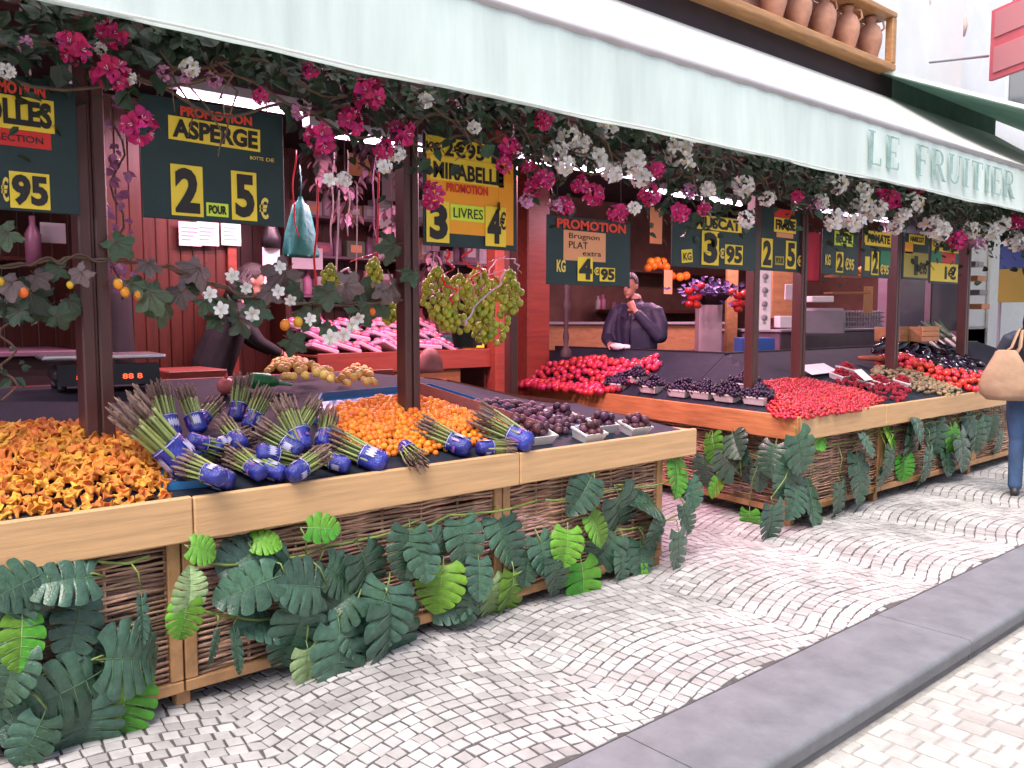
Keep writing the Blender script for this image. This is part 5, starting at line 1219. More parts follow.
# tall rack with goods
ya, yb = onx(284, 200, -7.3).y, onx(505, 200, -7.3).y
e = empty('shelf_rack', (-7.4, (ya+yb)/2, .2), 'tall dark rack of goods along the back wall, behind the ribbons', 'shelf')
for y in (ya, (ya+yb)/2, yb): m = MB(); m.box((-7.58, y-.03, .2), (-7.25, y+.03, 2.95)); part('upright', m, M_mahog, e)
lv = [.9, 1.3, 1.68, 2.05, 2.42]
for z in lv: m = MB(); m.box((-7.57, ya+.032, z), (-7.24, (ya+yb)/2-.032, z+.025)); m.box((-7.57, (ya+yb)/2+.032, z), (-7.24, yb-.032, z+.025)); part('shelf_board', m, M_mauve, e)
goods_c = [(.55, .20, .36), (.35, .08, .10), (.50, .38, .42), (.22, .10, .16), (.42, .24, .12), (.12, .14, .10), (.60, .5, .55)]
gm_ = [mat('goods %d' % i, c, .4, .15, 12) for i, c in enumerate(goods_c)]
JB = MB(); JB.lathe([(0, 0), (.045, 0), (.05, .02), (.05, .15), (.03, .19), (.022, .20), (.022, .25), (0, .25)], 14)
JM = [JB.mesh('bottle', x) for x in gm_[:4]]
gl = {'b': 'bottle standing on the tall rack behind the ribbons', 'x': 'pinkish carton on the tall rack behind the ribbons'}
for z in lv:
    y = ya+.1
    while y < yb-.15:
        if abs(y-(ya+yb)/2) < .12: y += .1; continue
        if R.random() < .5:
            inst('bottle', R.choice(JM), TRS((-7.36, y, z+.026), (0, 0, 0), R.uniform(.8, 1.1)), None, gl['b'], 'bottle', 'bottles on the tall rack'); y += .13
        else:
            wd = R.uniform(.12, .22); h = R.uniform(.12, .26); mt = R.choice(gm_)
            m = MB(); m.box((-7.5, y-.05, z+.026), (-7.3, y-.05+wd, z+.026+h), bev=.006); c_ = empty('carton', (-7.4, y, z+.026), gl['x'], 'carton', 'cartons on the tall rack'); part('box', m, mt, c_)
            m = MB(); m.box((-7.2985, y-.05+wd*.2, z+.026+h*.3), (-7.2965, y-.05+wd*.8, z+.026+h*.75), bev=.0005); part('label', m, R.choice([M_paper, M_peach, M_packp]), c_); y += wd+.02
rc = random.Random(12)
for i in range(9):
    x = rc.uniform(288, 500); y = rc.uniform(140, 260); p = onx(x, y, -7.2); wd = rc.uniform(.08, .16); h = rc.uniform(.09, .16)
    e = empty('price_ticket', p, 'pinkish price ticket clipped to the tall rack behind the ribbons', 'ticket', 'tickets on the tall rack'); m = MB(); m.box((p.x, p.y-wd, p.z-h), (p.x+.004, p.y+wd, p.z+h), bev=.001); part('sheet', m, rc.choice([M_paper, M_packw, M_peach, M_paper]), e)
for i in range(5):
    x = rc.uniform(292, 400); ribbon([(x, 150), (x+rc.uniform(-3, 3), 200), (x+rc.uniform(-6, 6), 235+rc.uniform(0, 40))], -4.9, rc.choice([M_ribr, M_ribw, M_petp]), ['thin ribbon in the back tangle, first from the teal bag', 'thin ribbon hanging in the back tangle over the rack', 'short thin ribbon end in the back tangle', 'faint thin ribbon deep in the back tangle', 'thin ribbon in the back tangle nearest the plum post'][i], .005, .006)
# hanging paper bags / dried bunches under the rack ceiling
DRY = MB()
for k in range(70):
    a = rc.uniform(0, 6.28); rr = rc.uniform(0, .16); leaf_tri(DRY, Vector((rr*math.cos(a), rr*math.sin(a), rc.uniform(-.3, .1))), Vector((math.cos(a), math.sin(a), -1.2)).normalized(), Vector((.3, .2, 1)).normalized(), rc.uniform(.06, .13), .6)
DRY.tube([(0, 0, .1), (0, 0, .5)], .006, 5)
DRM = DRY.mesh('dried_foliage', mat('dusky leaves', (.12, .06, .08), .7, .3, 9, islvar=.5, huevar=.05))
for i, (x, y) in enumerate(((345, 190), (392, 215), (318, 150), (432, 260), (370, 150), (410, 150))):
    inst('dried_foliage', DRM, TRS(onx(x, y, -5.9), (0, 0, rc.uniform(0, 6)), rc.uniform(.7, 1.1)), None, 'dusky bunch of leaves hanging in the shade behind the ribbons', 'dried bunch', 'dusky bunches hanging in the shop')
# teal bag
p = onx(301, 228, -5.2); m = MB(); L_ = 62*(p-EYE).dot(FW)/F_PX
m.lathe([(.012, .5), (.02, .42), (.045, .36), (.06, .2), (.085, -.1), (.105, -.42), (.10, -.47), (.09, -.44), (0, -.2)], 22, M=Matrix.Translation(p) @ Matrix.Diagonal((.9*L_/.5*.7, 1.9*L_/.5*.72, L_, 1)), wob=lambda a, i: .16*math.sin(a*4+i*.8)+.08*math.sin(a*9))
m.tube([p+Vector((0, 0, L_*.49)), p+Vector((0, .01, L_*.7)), p+Vector((0, .0, L_*1.0))], .004, 6)
single('plastic_bag', m, M_teal, 'crumpled teal plastic bag hanging behind the flowers', 'bag')
p = onx(271, 265, -6.1); m = MB(); m.box((p.x, p.y-.07, p.z-.15), (p.x+.012, p.y+.07, p.z+.13), bev=.004); single('paper_sheet', m, M_paper, 'pink lit white sheet hanging below a dark clip', 'paper')
p = onx(271, 235, -6.1); m = MB(); m.lathe([(0, -.1), (.07, -.1), (.075, -.02), (.04, .08), (.02, .14), (0, .14)], 12, M=Matrix.Translation(p)); single('dark_bottle', m, M_black, 'dark bottle shape above the pink lit white sheet', 'bottle')
p = onx(656, 224, -5.4); m = MB(); m.box((p.x, p.y-.09, p.z-.19), (p.x+.004, p.y+.09, p.z+.16), bev=.001); single('peach_notice', m, M_peach, 'peach paper notice hanging left of the muscat board', 'notice')
# far left corner
p = onx(53, 233, -6.6); m = MB(); m.box((p.x, p.y-.08, p.z-.07), (p.x+.004, p.y+.08, p.z+.07), bev=.001); single('notice', m, M_paper, 'greyish notice under the leftmost price board', 'notice')
p = onx(33, 240, -6.5); m = MB(); m.lathe([(0, -.16), (.05, -.16), (.05, .04), (.02, .1), (.02, .16), (0, .16)], 14, M=Matrix.Translation(p)); single('bottle', m, gm_[3], 'dark bottle with violet label under the leftmost price board', 'bottle')
e = empty('side_counter', (-6.4, .2, .2), 'dark counter in the shop behind the mushrooms', 'counter')
m = MB(); m.box((-6.9, -2.4, .2), (-6.05, 1.45, 1.25), bev=.01); part('cabinet', m, M_dark, e)
m = MB(); m.box((-6.95, -2.42, 1.252), (-6.0, 1.5, 1.285), bev=.006); part('worktop', m, M_mauve, e)
m = MB(); m.box((-7.5, -2.5, 1.9), (-6.9, 1.4, 1.93)); m.box((-7.5, -2.5, 2.35), (-6.9, 1.4, 2.38)); single('wall_shelf', m, M_mahog, 'dark wall shelf at the far left of the shop', 'shelf')
p = onx(116, 318, -6.0); m = MB(); m.lathe([(.03, .28), (.08, .25), (.10, .1), (.11, -.2), (.125, -.42), (.10, -.42), (0, -.3)], 18, M=Matrix.Translation(p) @ Matrix.Diagonal((.6, 1, 1, 1)), wob=lambda a, i: .08*math.sin(a*5+i)); single('hanging_coat', m, M_bagdk, 'black coat hanging behind the thick left post', 'coat')
# ------------------------------------------------------------------ inside the shop, right half
e = empty('service_counter', (-7.0, 8.3, .2), 'wooden service counter behind the shopkeeper', 'counter')
a = ond(560, 322, 10.2); b = ond(702, 322, 10.2); uxc = (b-a).to_2d().normalized(); M = Matrix(((uxc.x, -uxc.y, 0, a.x), (uxc.y, uxc.x, 0, a.y), (0, 0, 1, 0), (0, 0, 0, 1))); Lc = (b-a).length+.3
m = MB(); m.box((-.3, 0, a.z-.34), (Lc, .03, a.z-.031), M=M); part('front_panel', m, M_balw, e)
m = MB(); m.box((-.3, -.05, a.z-.03), (Lc, .6, a.z), M=M); part('worktop', m, M_grey, e)
m = MB(); m.box((-.3, .02, .2), (Lc, .06, a.z-.345), M=M); part('plinth', m, M_dark, e)
for u in (.0, Lc*.5, Lc-.1): m = MB(); m.box((u, -.02, .2), (u+.08, .018, a.z-.345), M=M); part('leg', m, M_balw, e)
# fruit baskets at the back
m = MB(); m.box((-8.15, 8.6, 1.55), (-7.6, 11.2, 1.6)); m.box((-8.15, 8.6, 2.1), (-7.6, 11.2, 2.14)); single('wall_shelf', m, M_mahog, 'reddish wall shelf of fruit beyond the shopkeeper', 'shelf')
OB = fruit_mb(200, .05, 10, 7, False, .95); OM = OB.mesh('orange_fruit', M_mira)
for i, (x, y) in enumerate([(648, 268), (654, 266), (660, 265), (666, 267), (651, 262), (657, 261), (663, 262), (672, 276), (680, 277), (686, 276)]):
    inst('orange_fruit', OM, TRS(ond(x, y, 10.4), rrot(R), .055), None, 'orange fruit piled on the wall shelf behind the shopkeeper', 'fruit', 'orange fruits on the wall shelf')
def px_box(name, x0, x1, y0, y1, dep, th, mt, lab, cat, bev=.006):
    a = ond((x0+x1)/2, (y0+y1)/2, dep); w_ = (x1-x0)*dep/F_PX; h = (y1-y0)*dep/F_PX; r2 = Vector((RT.x, RT.y, 0)); f2 = Vector((FW.x, FW.y, 0)).normalized()
    M = Matrix((r2, f2, Vector((0, 0, 1)))).transposed().to_4x4(); M.translation = a; m = MB(); m.box((-w_/2, 0, -h/2), (w_/2, th, h/2), bev=bev, M=M)
    return single(name, m, mt, lab, cat), M, w_, h
px_box('white_column', 699, 722, 296, 372, 9.2, .22, mat('pale column', (.62, .46, .50), .5, .05, 4), 'pale pink column under the tomato and flower basket', 'column')
px_box('wooden_upright', 727, 738, 250, 372, 9.6, .1, M_balw, 'orange-brown upright right of the pale column', 'upright')
px_box('blue_crate', 742, 775, 338, 354, 8.2, .3, M_blueb, 'blue plastic crate behind the berry posts', 'crate')
ban, M, w_, h = px_box('paper_banner', 758, 771, 268, 330, 7.6, .004, M_white, 'tall narrow white banner with dark emblems under the 2 POUR 5 board', 'banner')
WM[ban] = ban.matrix_world.copy() if False else Matrix.Translation(ban.matrix_basis.translation)
for k in range(4):
    m = MB(); M2 = M @ Matrix.Translation((0, -.003, h*(.36-.22*k))); m.lathe([(0, 0), (.028, 0), (.028, .002), (0, .002)], 10, M=M2 @ Matrix.Rotation(PI/2, 4, 'X')); m.box((-.012, -.004, -.055), (.012, -.001, -.032), bev=.001, M=M2)
    part('emblem', m, M_grey, ban)
# basket of tomatoes and purple flowers on the column
c = ond(712, 300, 8.9); e = empty('hanging_basket', c, 'bowl of purple flowers on the pale column', 'basket')
m = MB(); m.lathe([(0, -.05), (.10, -.05), (.19, .05), (.2, .07), (.18, .07), (0, .03)], 16, M=Matrix.Translation(c)); part('bowl', m, M_dark, e)
m = MB(); rr_ = random.Random(5)
for k in range(260):
    p = c+Vector((rr_.gauss(0, .14), rr_.gauss(0, .17), .10+rr_.gauss(0, .05))); leaf_tri(m, p, Vector((rr_.uniform(-1, 1), rr_.uniform(-1, 1), rr_.uniform(-.5, 1))).normalized(), Vector((1, -.5, .5)).normalized(), .06, .6)
part('flowers', m, mat('purple flowers', (.09, .05, .19), .5, .4, 9, islvar=.5), e)
for i, (x, y) in enumerate([(689, 291), (696, 288), (701, 286), (692, 298), (698, 297), (690, 304), (697, 305), (732, 292), (738, 296), (744, 294), (748, 292), (735, 304), (741, 303), (738, 309)]):
    inst('tomato', TMM[0], TRS(ond(x, y, 8.75), (R.uniform(-.4, .4), R.uniform(-.4, .4), 0), .048), None, 'red tomato hung on the %s side of the purple flower bowl' % ('left' if i < 7 else 'right'), 'tomato', 'tomatoes on the %s side of the flower bowl' % ('left' if i < 7 else 'right'))
rz = random.Random(21)
for i in range(26):
    x = rz.uniform(640, 700) if i < 12 else rz.uniform(800, 870); y = rz.choice((246, 262)) if i < 12 else rz.choice((300, 304)); dep = 10.6 if i < 12 else 9.5
    p = ond(x, y, dep)
    if i < 12: p.z = 2.141 if y == 246 else 1.601
    else: p.z = 1.361
    p.x = -7.85 if i < 12 else -5.55-rz.uniform(0, .3)
    inst('bottle', rz.choice(JM), TRS(p, (0, 0, 0), rz.uniform(.5, .95)), None, 'bottle on the wall shelf beyond the shopkeeper' if i < 12 else 'bottle standing on the mauve counter behind the berry posts', 'bottle', 'bottles beyond the shopkeeper' if i < 12 else 'bottles on the mauve counter')
for i in range(5):
    x = (590, 668, 842, 868, 915)[i]; p = ond(x, (262, 282, 262, 300, 262)[i], 10.3); wd, h = rz.uniform(.07, .13), rz.uniform(.10, .17)
    e = empty('price_ticket', p, ['paper ticket hanging left of the shopkeeper', 'paper ticket hanging right of the shopkeeper\'s head', 'paper ticket behind the lime card board', 'paper ticket over the lattice front counter', 'paper ticket at the display window'][i], 'ticket'); m = MB(); m.box((p.x, p.y-wd, p.z-h), (p.x+.004, p.y+wd, p.z+h), bev=.001); part('sheet', m, rz.choice([M_paper, M_peach]), e)
# sign pole in front of the man
p = hit(566, 352, SR); p = ond(566, 340, 7.6); m = MB()
prof = [(.05, -.1), (.05, -.05), (.02, 0), (.03, .08), (.018, .14), (.03, .3), (.04, .36), (.02, .42), (.03, .55), (.018, .62), (.018, 1.1)]
m.lathe(prof, 12, M=Matrix.Translation((p.x, p.y, p.z-.05))); single('turned_post', m, M_dark, 'dark turned post under the handwritten card board', 'post')
# register counter
e = empty('register_counter', (-5.3, 9.8, .2), 'mauve counter with lattice front behind the far stall', 'counter')
a = onx(790, 336, -5.15); b = onx(985, 333, -5.15); zt = 1.33
m = MB(); m.box((-6.0, a.y-.2, .2), (-5.15, b.y, zt), bev=.01); part('cabinet', m, M_mauve, e)
m = MB(); m.box((-6.05, a.y-.22, zt+.002), (-5.12, b.y+.02, zt+.03), bev=.005); part('worktop', m, M_grey, e)
a = onx(823, 320, -5.2); b = onx(882, 318, -5.2); m = MB(); y = a.y
while y < b.y: m.box((-5.2, y, zt+.032), (-5.185, y+.02, zt+.25), bev=.003); y += .07
for z in (.04, .10, .16, .22): m.box((-5.182, a.y, zt+z), (-5.172, b.y, zt+z+.02), bev=.003)
part('lattice', m, M_grey, e); m = MB(); m.box((-5.24, a.y, zt+.032), (-5.22, b.y, zt+.25)); part('backing', m, M_mauve, e)
_, M, w_, h = px_box('cash_register', 803, 846, 308, 336, 9.2, .35, M_grey, 'pale grey cash register on the mauve counter', 'cash register', .03)
px_box('paper_stack', 812, 834, 296, 302, 9.0, .2, M_white, 'white paper stack above the cash register', 'papers')
px_box('small_card', 785, 800, 284, 300, 9.0, .02, M_paper, 'pale card standing left of the berry post, behind', 'card')
px_box('white_box', 780, 793, 316, 328, 8.6, .2, M_white, 'white box left of the cash register', 'box')
e = empty('display_window', (-7.0, 11.0, .2), 'dark mauve framed display window at the end of the shop', 'window')
a = ond(878, 300, 11.5); b = ond(966, 300, 10.9); u_ = (b-a); u_.z = 0; Lw = u_.length; u_.normalize(); n_ = Vector((u_.y, -u_.x, 0)); M = Matrix((u_, n_, Vector((0, 0, 1)))).transposed().to_4x4(); M.translation = Vector((a.x, a.y, 0))
m = MB()
for q in (0, Lw*.06, Lw*.55, Lw*.97): m.box((q, -.03, .2), (q+.07, .03, 2.9), M=M)
m.box((.08, -.028, 1.25), (Lw*.97, .028, 1.32), M=M); part('frame', m, M_mauve, e)
m = MB(); m.box((.071, -.005, 1.321), (Lw*.97, .005, 2.9), M=M); part('pane', m, M_pane, e)
m = MB(); m.box((.071, -.01, .2), (Lw*.97, .01, 1.249), M=M); part('lower_panel', m, M_mauve, e)
px_box('wooden_cabinet', 772, 797, 270, 318, 9.6, .3, M_balw, 'orange-brown wooden cabinet behind the 2 POUR 5 board', 'cabinet')
px_box('red_curtain', 806, 821, 232, 282, 9.8, .05, mat('red curtain', (.30, .03, .05), .8, .3, 9, .4, 8, stretch=(1, 1, .1)), 'dark red cloth hanging left of the lime card board', 'curtain', .02)
e = empty('goods_shelf', ond(846, 290, 10.2), 'open wooden shelf of golden goods under the lime card board', 'shelf'); a = ond(828, 292, 10.2); b = ond(866, 292, 10.2); u_ = (b-a).normalized(); n_ = Vector((u_.y, -u_.x, 0)); Mg = Matrix((u_, n_, Vector((0, 0, 1)))).transposed().to_4x4(); Mg.translation = a
for k in range(2): m = MB(); m.box((0, -.15, -.02+k*.2), ((b-a).length, .15, .0+k*.2), M=Mg); part('board', m, M_balw, e)
for k in range(5):
    m = MB(); m.ball((.05+k*.085, 0, .255), (.045, .07, .05), 10, 7, M=None); mm = MB(); mm.merge(m, Mg); single('loaf', mm, mat('golden crust', (.50, .24, .05), .6, .3, 12), 'golden loaf on the shelf under the lime card board', 'loaf', 'golden loaves on the shelf')
p = ond(1026, 268, 10.5)
m = MB(); m.box((p.x-.3, p.y-.02, p.z-.0), (p.x+.35, p.y+.02, p.z+.28), 0); m.box((p.x-.3, p.y-.02, p.z-.42), (p.x+.35, p.y+.02, p.z-.002), 1); m.tube([(p.x-.28, p.y, -.0), (p.x-.28, p.y, p.z-.42)], .02, 8, 2); m.tube([(p.x+.33, p.y, -.0), (p.x+.33, p.y, p.z-.42)], .02, 8, 2)
single('street_sign', m, [M_blueb, M_gold, M_grey], 'blue over olive street board on posts behind the woman', 'sign')
m = MB()
for k in range(4): q = ond(972+2*k, 262+14*k, 11.4); m.box((q.x-.10, q.y-.14, q.z-.07), (q.x+.10, q.y+.14, q.z-.0), k % 2)
single('price_rack', m, [M_grey, M_peach], 'small grey and orange card rack right of the farthest post', 'rack')
# ------------------------------------------------------------------ above the awning and along the street
XB = -4.42
e = empty('balcony_box', (XB, 7, 4.2), 'long open wooden box on the wall above the awning, holding terracotta pots', 'balcony')
yE = onx(896, 71, XB).y; zB = onx(896, 71, XB).z; zT = onx(897, 12, XB).z
m = MB(); m.box((-4.75, 2.0, zB), (XB, yE, zB+.07), bev=.01); part('bottom_board', m, M_balw, e)
m = MB(); m.box((-4.75, 2.0, zT-.06), (XB, yE, zT), bev=.01); part('top_rail', m, M_balw, e)
for y in (2.0, 5.6, yE-.09): m = MB(); m.box((XB-.09, y, zB+.072), (XB-.004, y+.09, zT-.062), bev=.01); part('post', m, M_balw, e)
m = MB(); m.box((-4.77, 2.0, zB+.072), (-4.74, yE-.01, zT-.062)); part('back_panel', m, mat('pink plaster', (.60, .32, .26), .8, .1, 4), e)
AMB = MB(); AMB.lathe([(0, 0), (.06, 0), (.075, .03), (.115, .18), (.12, .26), (.09, .34), (.05, .38), (.05, .41), (.065, .44), (.05, .44), (.04, .4), (0, .39)], 18)
for s_ in (1, -1): AMB.tube([(.05*s_, 0, .41), (.12*s_, 0, .40), (.135*s_, 0, .33), (.10*s_, 0, .30)], .012, 7)
AMM = AMB.mesh('terracotta_pot', M_terra)
for i, x in enumerate((800, 825, 849, 872, 775)):
    p = onx(x, 30, -4.56); inst('terracotta_pot', AMM, TRS((-4.58, p.y, zB+.071), (0, 0, R.uniform(0, 3)), 1.05), None, ['terracotta jar in the wooden box, third from its right end', 'terracotta jar, third from right in the wooden box', 'terracotta jar, second from the right end of the wooden box', 'terracotta jar nearest the right end of the wooden box', 'terracotta jar at the picture top edge in the wooden box'][i] if i else 'terracotta jar, fourth from the right end of the wooden box', 'jar', 'terracotta jars in the wooden box')
# neighbour house and its green awning
e = empty('neighbour_house', (-5.2, 20, 0), 'bright white rendered house beyond the greengrocer', 'house')
m = MB(); m.box((-12, 12.0, 3.6), (-5.0, 34, 13), bev=.02); m.box((-12, 12.4, -.1), (-5.15, 34, 3.598), bev=.02); part('wall', m, M_fac, e)
for k in range(4):
    for j in range(2):
        y = 14+k*3.4; z = 4.6+j*3.1; m = MB(); m.box((-5.02, y, z), (-4.985, y+1.1, z+1.8)); wn = part('window', m, M_white, e); m = MB(); m.box((-4.984, y+.08, z+.08), (-4.975, y+1.02, z+1.72)); part('pane', m, M_pane, wn)
m = MB(); m.box((-5.14, 14.0, .3), (-5.10, 20, 2.6)); part('shop_front', m, M_white, e)
e = empty('neighbour_awning', (-4.4, 11, 3.6), 'dark green awning of the next shop seen from below', 'awning')
A_ = onx(866, 70, -4.75); B_ = onx(1062, 120, -2.75); D_ = Vector((0, 1, 0)); th = Vector((0, 0, .01))
m = MB(); n_ = (B_-A_).cross(D_).normalized(); n_ = n_ if n_.z > 0 else -n_
m.slab([A_, B_, B_+D_*6.5, A_+D_*6.5], n_, .012); part('canopy', m, M_under, e); m = MB(); m.box((-4.77, 9.604, 3.70), (-4.60, 12.6, 4.185), bev=.01); part('awning_box', m, M_under, e)
m = MB(); m.slab([A_+n_*.014, B_+n_*.014, B_+n_*.014+D_*.12, A_+n_*.014+D_*.12], n_, .035); part('edge_trim', m, M_valance, e)
m = MB(); m.box((B_.x-.01, B_.y+.01, B_.z-.28), (B_.x+.005, B_.y+6.5, B_.z-.005)); part('valance', m, M_under, e)
p = onx(1010, 45, -4.6); 
e = empty('red_shutter', (-4.6, p.y, p.z-.5), 'faded red shutter sticking out at the top right', 'shutter'); a0 = onx(992, 45, -4.6); za, zb2 = onx(992, 82, -4.6).z, onx(992, 10, -4.6).z
m = MB(); M = Matrix.Translation((-4.6, a0.y, 0)) @ Matrix.Rotation(-.5, 4, 'Z')
m.box((0, -.03, za), (.9, .03, zb2), M=M); part('panel', m, M_shut, e)
for k in range(2):
    m = MB(); z0 = za+.08+k*(zb2-za)*.5; m.box((.08, -.045, z0), (.82, -.032, z0+(zb2-za)*.36), M=M); part('inset', m, mat('pink shutter inset', (.55, .20, .22), .5), e)
m = MB(); q0, q1 = onx(930, 62, -4.6), onx(988, 56, -4.6); m.tube([q0, q1], .018, 7); single('wall_bracket', m, M_grey, 'thin grey rod reaching left from the red shutter', 'bracket')
for i, (x, y) in enumerate(((925, 8), (962, 30))):
    q = onx(x, y, -4.85); m = MB(); m.lathe([(0, -.09), (.04, -.08), (.07, .05), (.05, .14), (.03, .22), (0, .22)], 12, M=Matrix.Translation(q)); m.tube([q+Vector((-.2, 0, .15)), q+Vector((0, 0, .22))], .015, 6); single('wall_lantern', m, mat('pale lantern', (.62, .52, .44), .5), ['faint wall lantern nearest the wooden box', 'faint brownish wall lantern left of the red shutter'][i], 'lantern')
e = empty('street_end_house', (0, 46, 0), 'pale house closing the end of the street', 'house'); m = MB(); m.box((-5, 44, -.1), (14, 52, 14), bev=.02); part('wall', m, M_fac, e)
for k in range(5):
    for j in range(3): m = MB(); m.box((-4+k*3, 43.97, 3.5+j*3.2), (-3+k*3, 43.99, 5.2+j*3.2)); part('window', m, M_pane, e)
e = empty('opposite_house', (6, 15, 0), 'pale house across the street', 'house'); m = MB(); m.box((5.5, -14, -.1), (12, 42, 8), bev=.02); part('wall', m, M_fac, e)
for k in range(10):
    m = MB(); m.box((5.47, -12+k*5, 3.6), (5.49, -10.8+k*5, 5.4)); part('window', m, M_pane, e)
# ------------------------------------------------------------------ people
def person(label, parts, hair, voxel=.011, origin=None):
    """parts: (material index, [(point, radius)...] tube or ('ball', centre, radii)); remeshed into one body"""
    mb = MB(); lab = []
    for mi, shape in parts:
        n0 = len(mb.v)
        if shape[0] == 'ball': mb.ball(shape[1], shape[2], 16, 12, M=shape[3] if len(shape) > 3 else None)
        else:
            pts = [Vector(p) for p, r in shape]; rs = [r for p, r in shape]
            if len(pts[0]) == 3:
                d0 = (pts[0]-pts[1]).normalized(); d1 = (pts[-1]-pts[-2]).normalized()
                P2 = [pts[0]+d0*rs[0]*.7]+[pts[0]+d0*rs[0]*.45]+pts+[pts[-1]+d1*rs[-1]*.45]+[pts[-1]+d1*rs[-1]*.7]; R2 = [rs[0]*.3, rs[0]*.75]+rs+[rs[-1]*.75, rs[-1]*.3]
                mb.tube(P2, R2, 12)
        lab += [mi]*(len(mb.v)-n0)
    kd = kdtree.KDTree(len(mb.v))
    for i, v in enumerate(mb.v): kd.insert(v, i)
    kd.balance()
    me = mb.mesh('body_source', M_skin); o = bpy.data.objects.new('body_source', me); COL.objects.link(o)
    md = o.modifiers.new('r', 'REMESH'); md.mode = 'VOXEL'; md.voxel_size = voxel; sm = o.modifiers.new('s', 'SMOOTH'); sm.iterations = 3; sm.factor = .5
    dg = bpy.context.evaluated_depsgraph_get(); out = bpy.data.meshes.new_from_object(o.evaluated_get(dg)); bpy.data.objects.remove(o)
    out.name = 'person'; out.materials.clear()
    for mt in hair['mats']: out.materials.append(mt)
    mis = [lab[kd.find(p.center)[1]] for p in out.polygons]
    out.polygons.foreach_set('material_index', mis); out.polygons.foreach_set('use_smooth', [True]*len(mis)); out.update()
    org = Vector(origin); out.transform(Matrix.Translation(-org))
    b = inst('person', out, Matrix.Translation(org), None, label, 'person')
    return b
def head(c, fwd, up, s=1.0, skin=0, ears=True):
    """returns body pieces for a head centred at c (eye level), facing fwd"""
    f = fwd.normalized(); r_ = f.cross(up).normalized(); u = r_.cross(f)
    M = Matrix((r_, f, u)).transposed()
    P = lambda x, y, z: c+(r_*x+f*y+u*z)*s
    L_ = [(skin, ('ball', P(0, -.012, .02), (.074*s, .094*s, .105*s), M)), (skin, ('ball', P(0, .02, -.055), (.056*s, .066*s, .062*s), M)),
          (skin, ('ball', P(0, .095, -.022), (.014*s, .02*s, .024*s), M)), (skin, ('ball', P(0, .07, -.105), (.022*s, .02*s, .016*s), M)),
          (skin, ('ball', P(0, .078, -.068), (.024*s, .014*s, .010*s), M)), (skin, ('ball', P(.03, .072, .012), (.02*s, .016*s, .010*s), M)), (skin, ('ball', P(-.03, .072, .012), (.02*s, .016*s, .010*s), M))]
    if ears: L_ += [(skin, ('ball', P(sx*.077, -.012, -.012), (.011*s, .02*s, .032*s), M)) for sx in (1, -1)]
    return L_, M, P
def features(body, P, M, s):
    org = WM[body].translation
    for sx in (1, -1):
        m = MB(); m.ball(P(sx*.03, .078, -.002), (.013*s, .010*s, .008*s), 10, 7, 0, M); part('eye', m, M_hair, body)
    m = MB(); m.ball(P(0, .088, -.071), (.022*s, .008*s, .006*s), 10, 7, 0, M); part('mouth', m, mat('lips', (.32, .10, .09), .5), body)
def hair_piece(body, P, M, s, back=.0, cover=.02, long=0.0, mt=M_hair):
    r = random.Random(4); m = MB(); vs = []; fs = []; nu, nv = 26, 16
    def pos(th, ph, k):
        x, y, z = math.sin(th)*math.cos(ph), math.sin(th)*math.sin(ph), math.cos(th)
        return P(.083*x*k, (.104*y-.014)*k, .02+.117*z*k)
    for i in range(nv+1):
        for j in range(nu):
            ph = 2*PI*j/nu; lim = 1.05+(1.25 if math.sin(ph) < .25 else 0)*min(1, .45+.6*max(0, -math.sin(ph)))*(.9)
            th = lim*i/nv; vs.append(pos(th, ph, 1+r.uniform(-.012, .022)))
    for i in range(nv):
        for j in range(nu): a = i*nu+j; b = i*nu+(j+1) % nu; fs.append((a, a+nu, b+nu, b))
    m.add(vs, fs, 0, True)
    if long:
        for k in range(40):
            a = PI+PI*k/39; p0 = P(.078*math.cos(a), .098*math.sin(a)-.012, .01+r.uniform(-.03, .05)); p1 = P(.088*math.cos(a), .10*math.sin(a)-.03, -.10); p2 = P(.075*math.cos(a), .08*math.sin(a)-.05, -.12-long*r.uniform(.6, 1))
            m.tube([p0, p1, p2], [.012, .017, .006], 6)
    part('hair', m, mt, body)
def hand(wrist, d, palm_n, curl, s=1.0, skin=0, side=1):
    """palm with five fingers; d from wrist to knuckles, palm_n out of the palm"""
    d = d.normalized(); n = (palm_n-d*palm_n.dot(d)).normalized(); r_ = d.cross(n)*side
    out = [(skin, [(wrist, .026*s), (wrist+d*.04*s, .030*s), (wrist+d*.085*s, .032*s)]), (skin, [(wrist+d*.05*s-r_*.02*s, .018*s), (wrist+d*.09*s-r_*.026*s, .016*s)]), (skin, [(wrist+d*.05*s+r_*.02*s, .018*s), (wrist+d*.09*s+r_*.026*s, .016*s)])]
    for i, (off, ln) in enumerate(((-.033, .068), (-.011, .08), (.011, .075), (.032, .056))):
        p = wrist+d*.088*s+r_*off*s; pts = [(p, .0100*s)]; dd = d.copy()
        for q in range(3):
            a = curl*(.6+.25*q); dd = (dd*math.cos(a)+n*math.sin(a)).normalized(); n2 = n; p = p+dd*ln*s*(.42, .33, .25)[q]; pts.append((p, (.0096, .0088, .0076)[q]*s))
        out.append((skin, pts))
    p = wrist+d*.03*s-r_*.024*s; p1 = p+(d*.55-r_*.75+n*.3)*.042*s; p2 = p1+(d*.85-r_*.15+n*.45)*.034*s; p3 = p2+(d*.8+n*.5)*.024*s
    out.append((skin, [(p, .014*s), (p1, .012*s), (p2, .0105*s), (p3, .008*s)]))
    return out
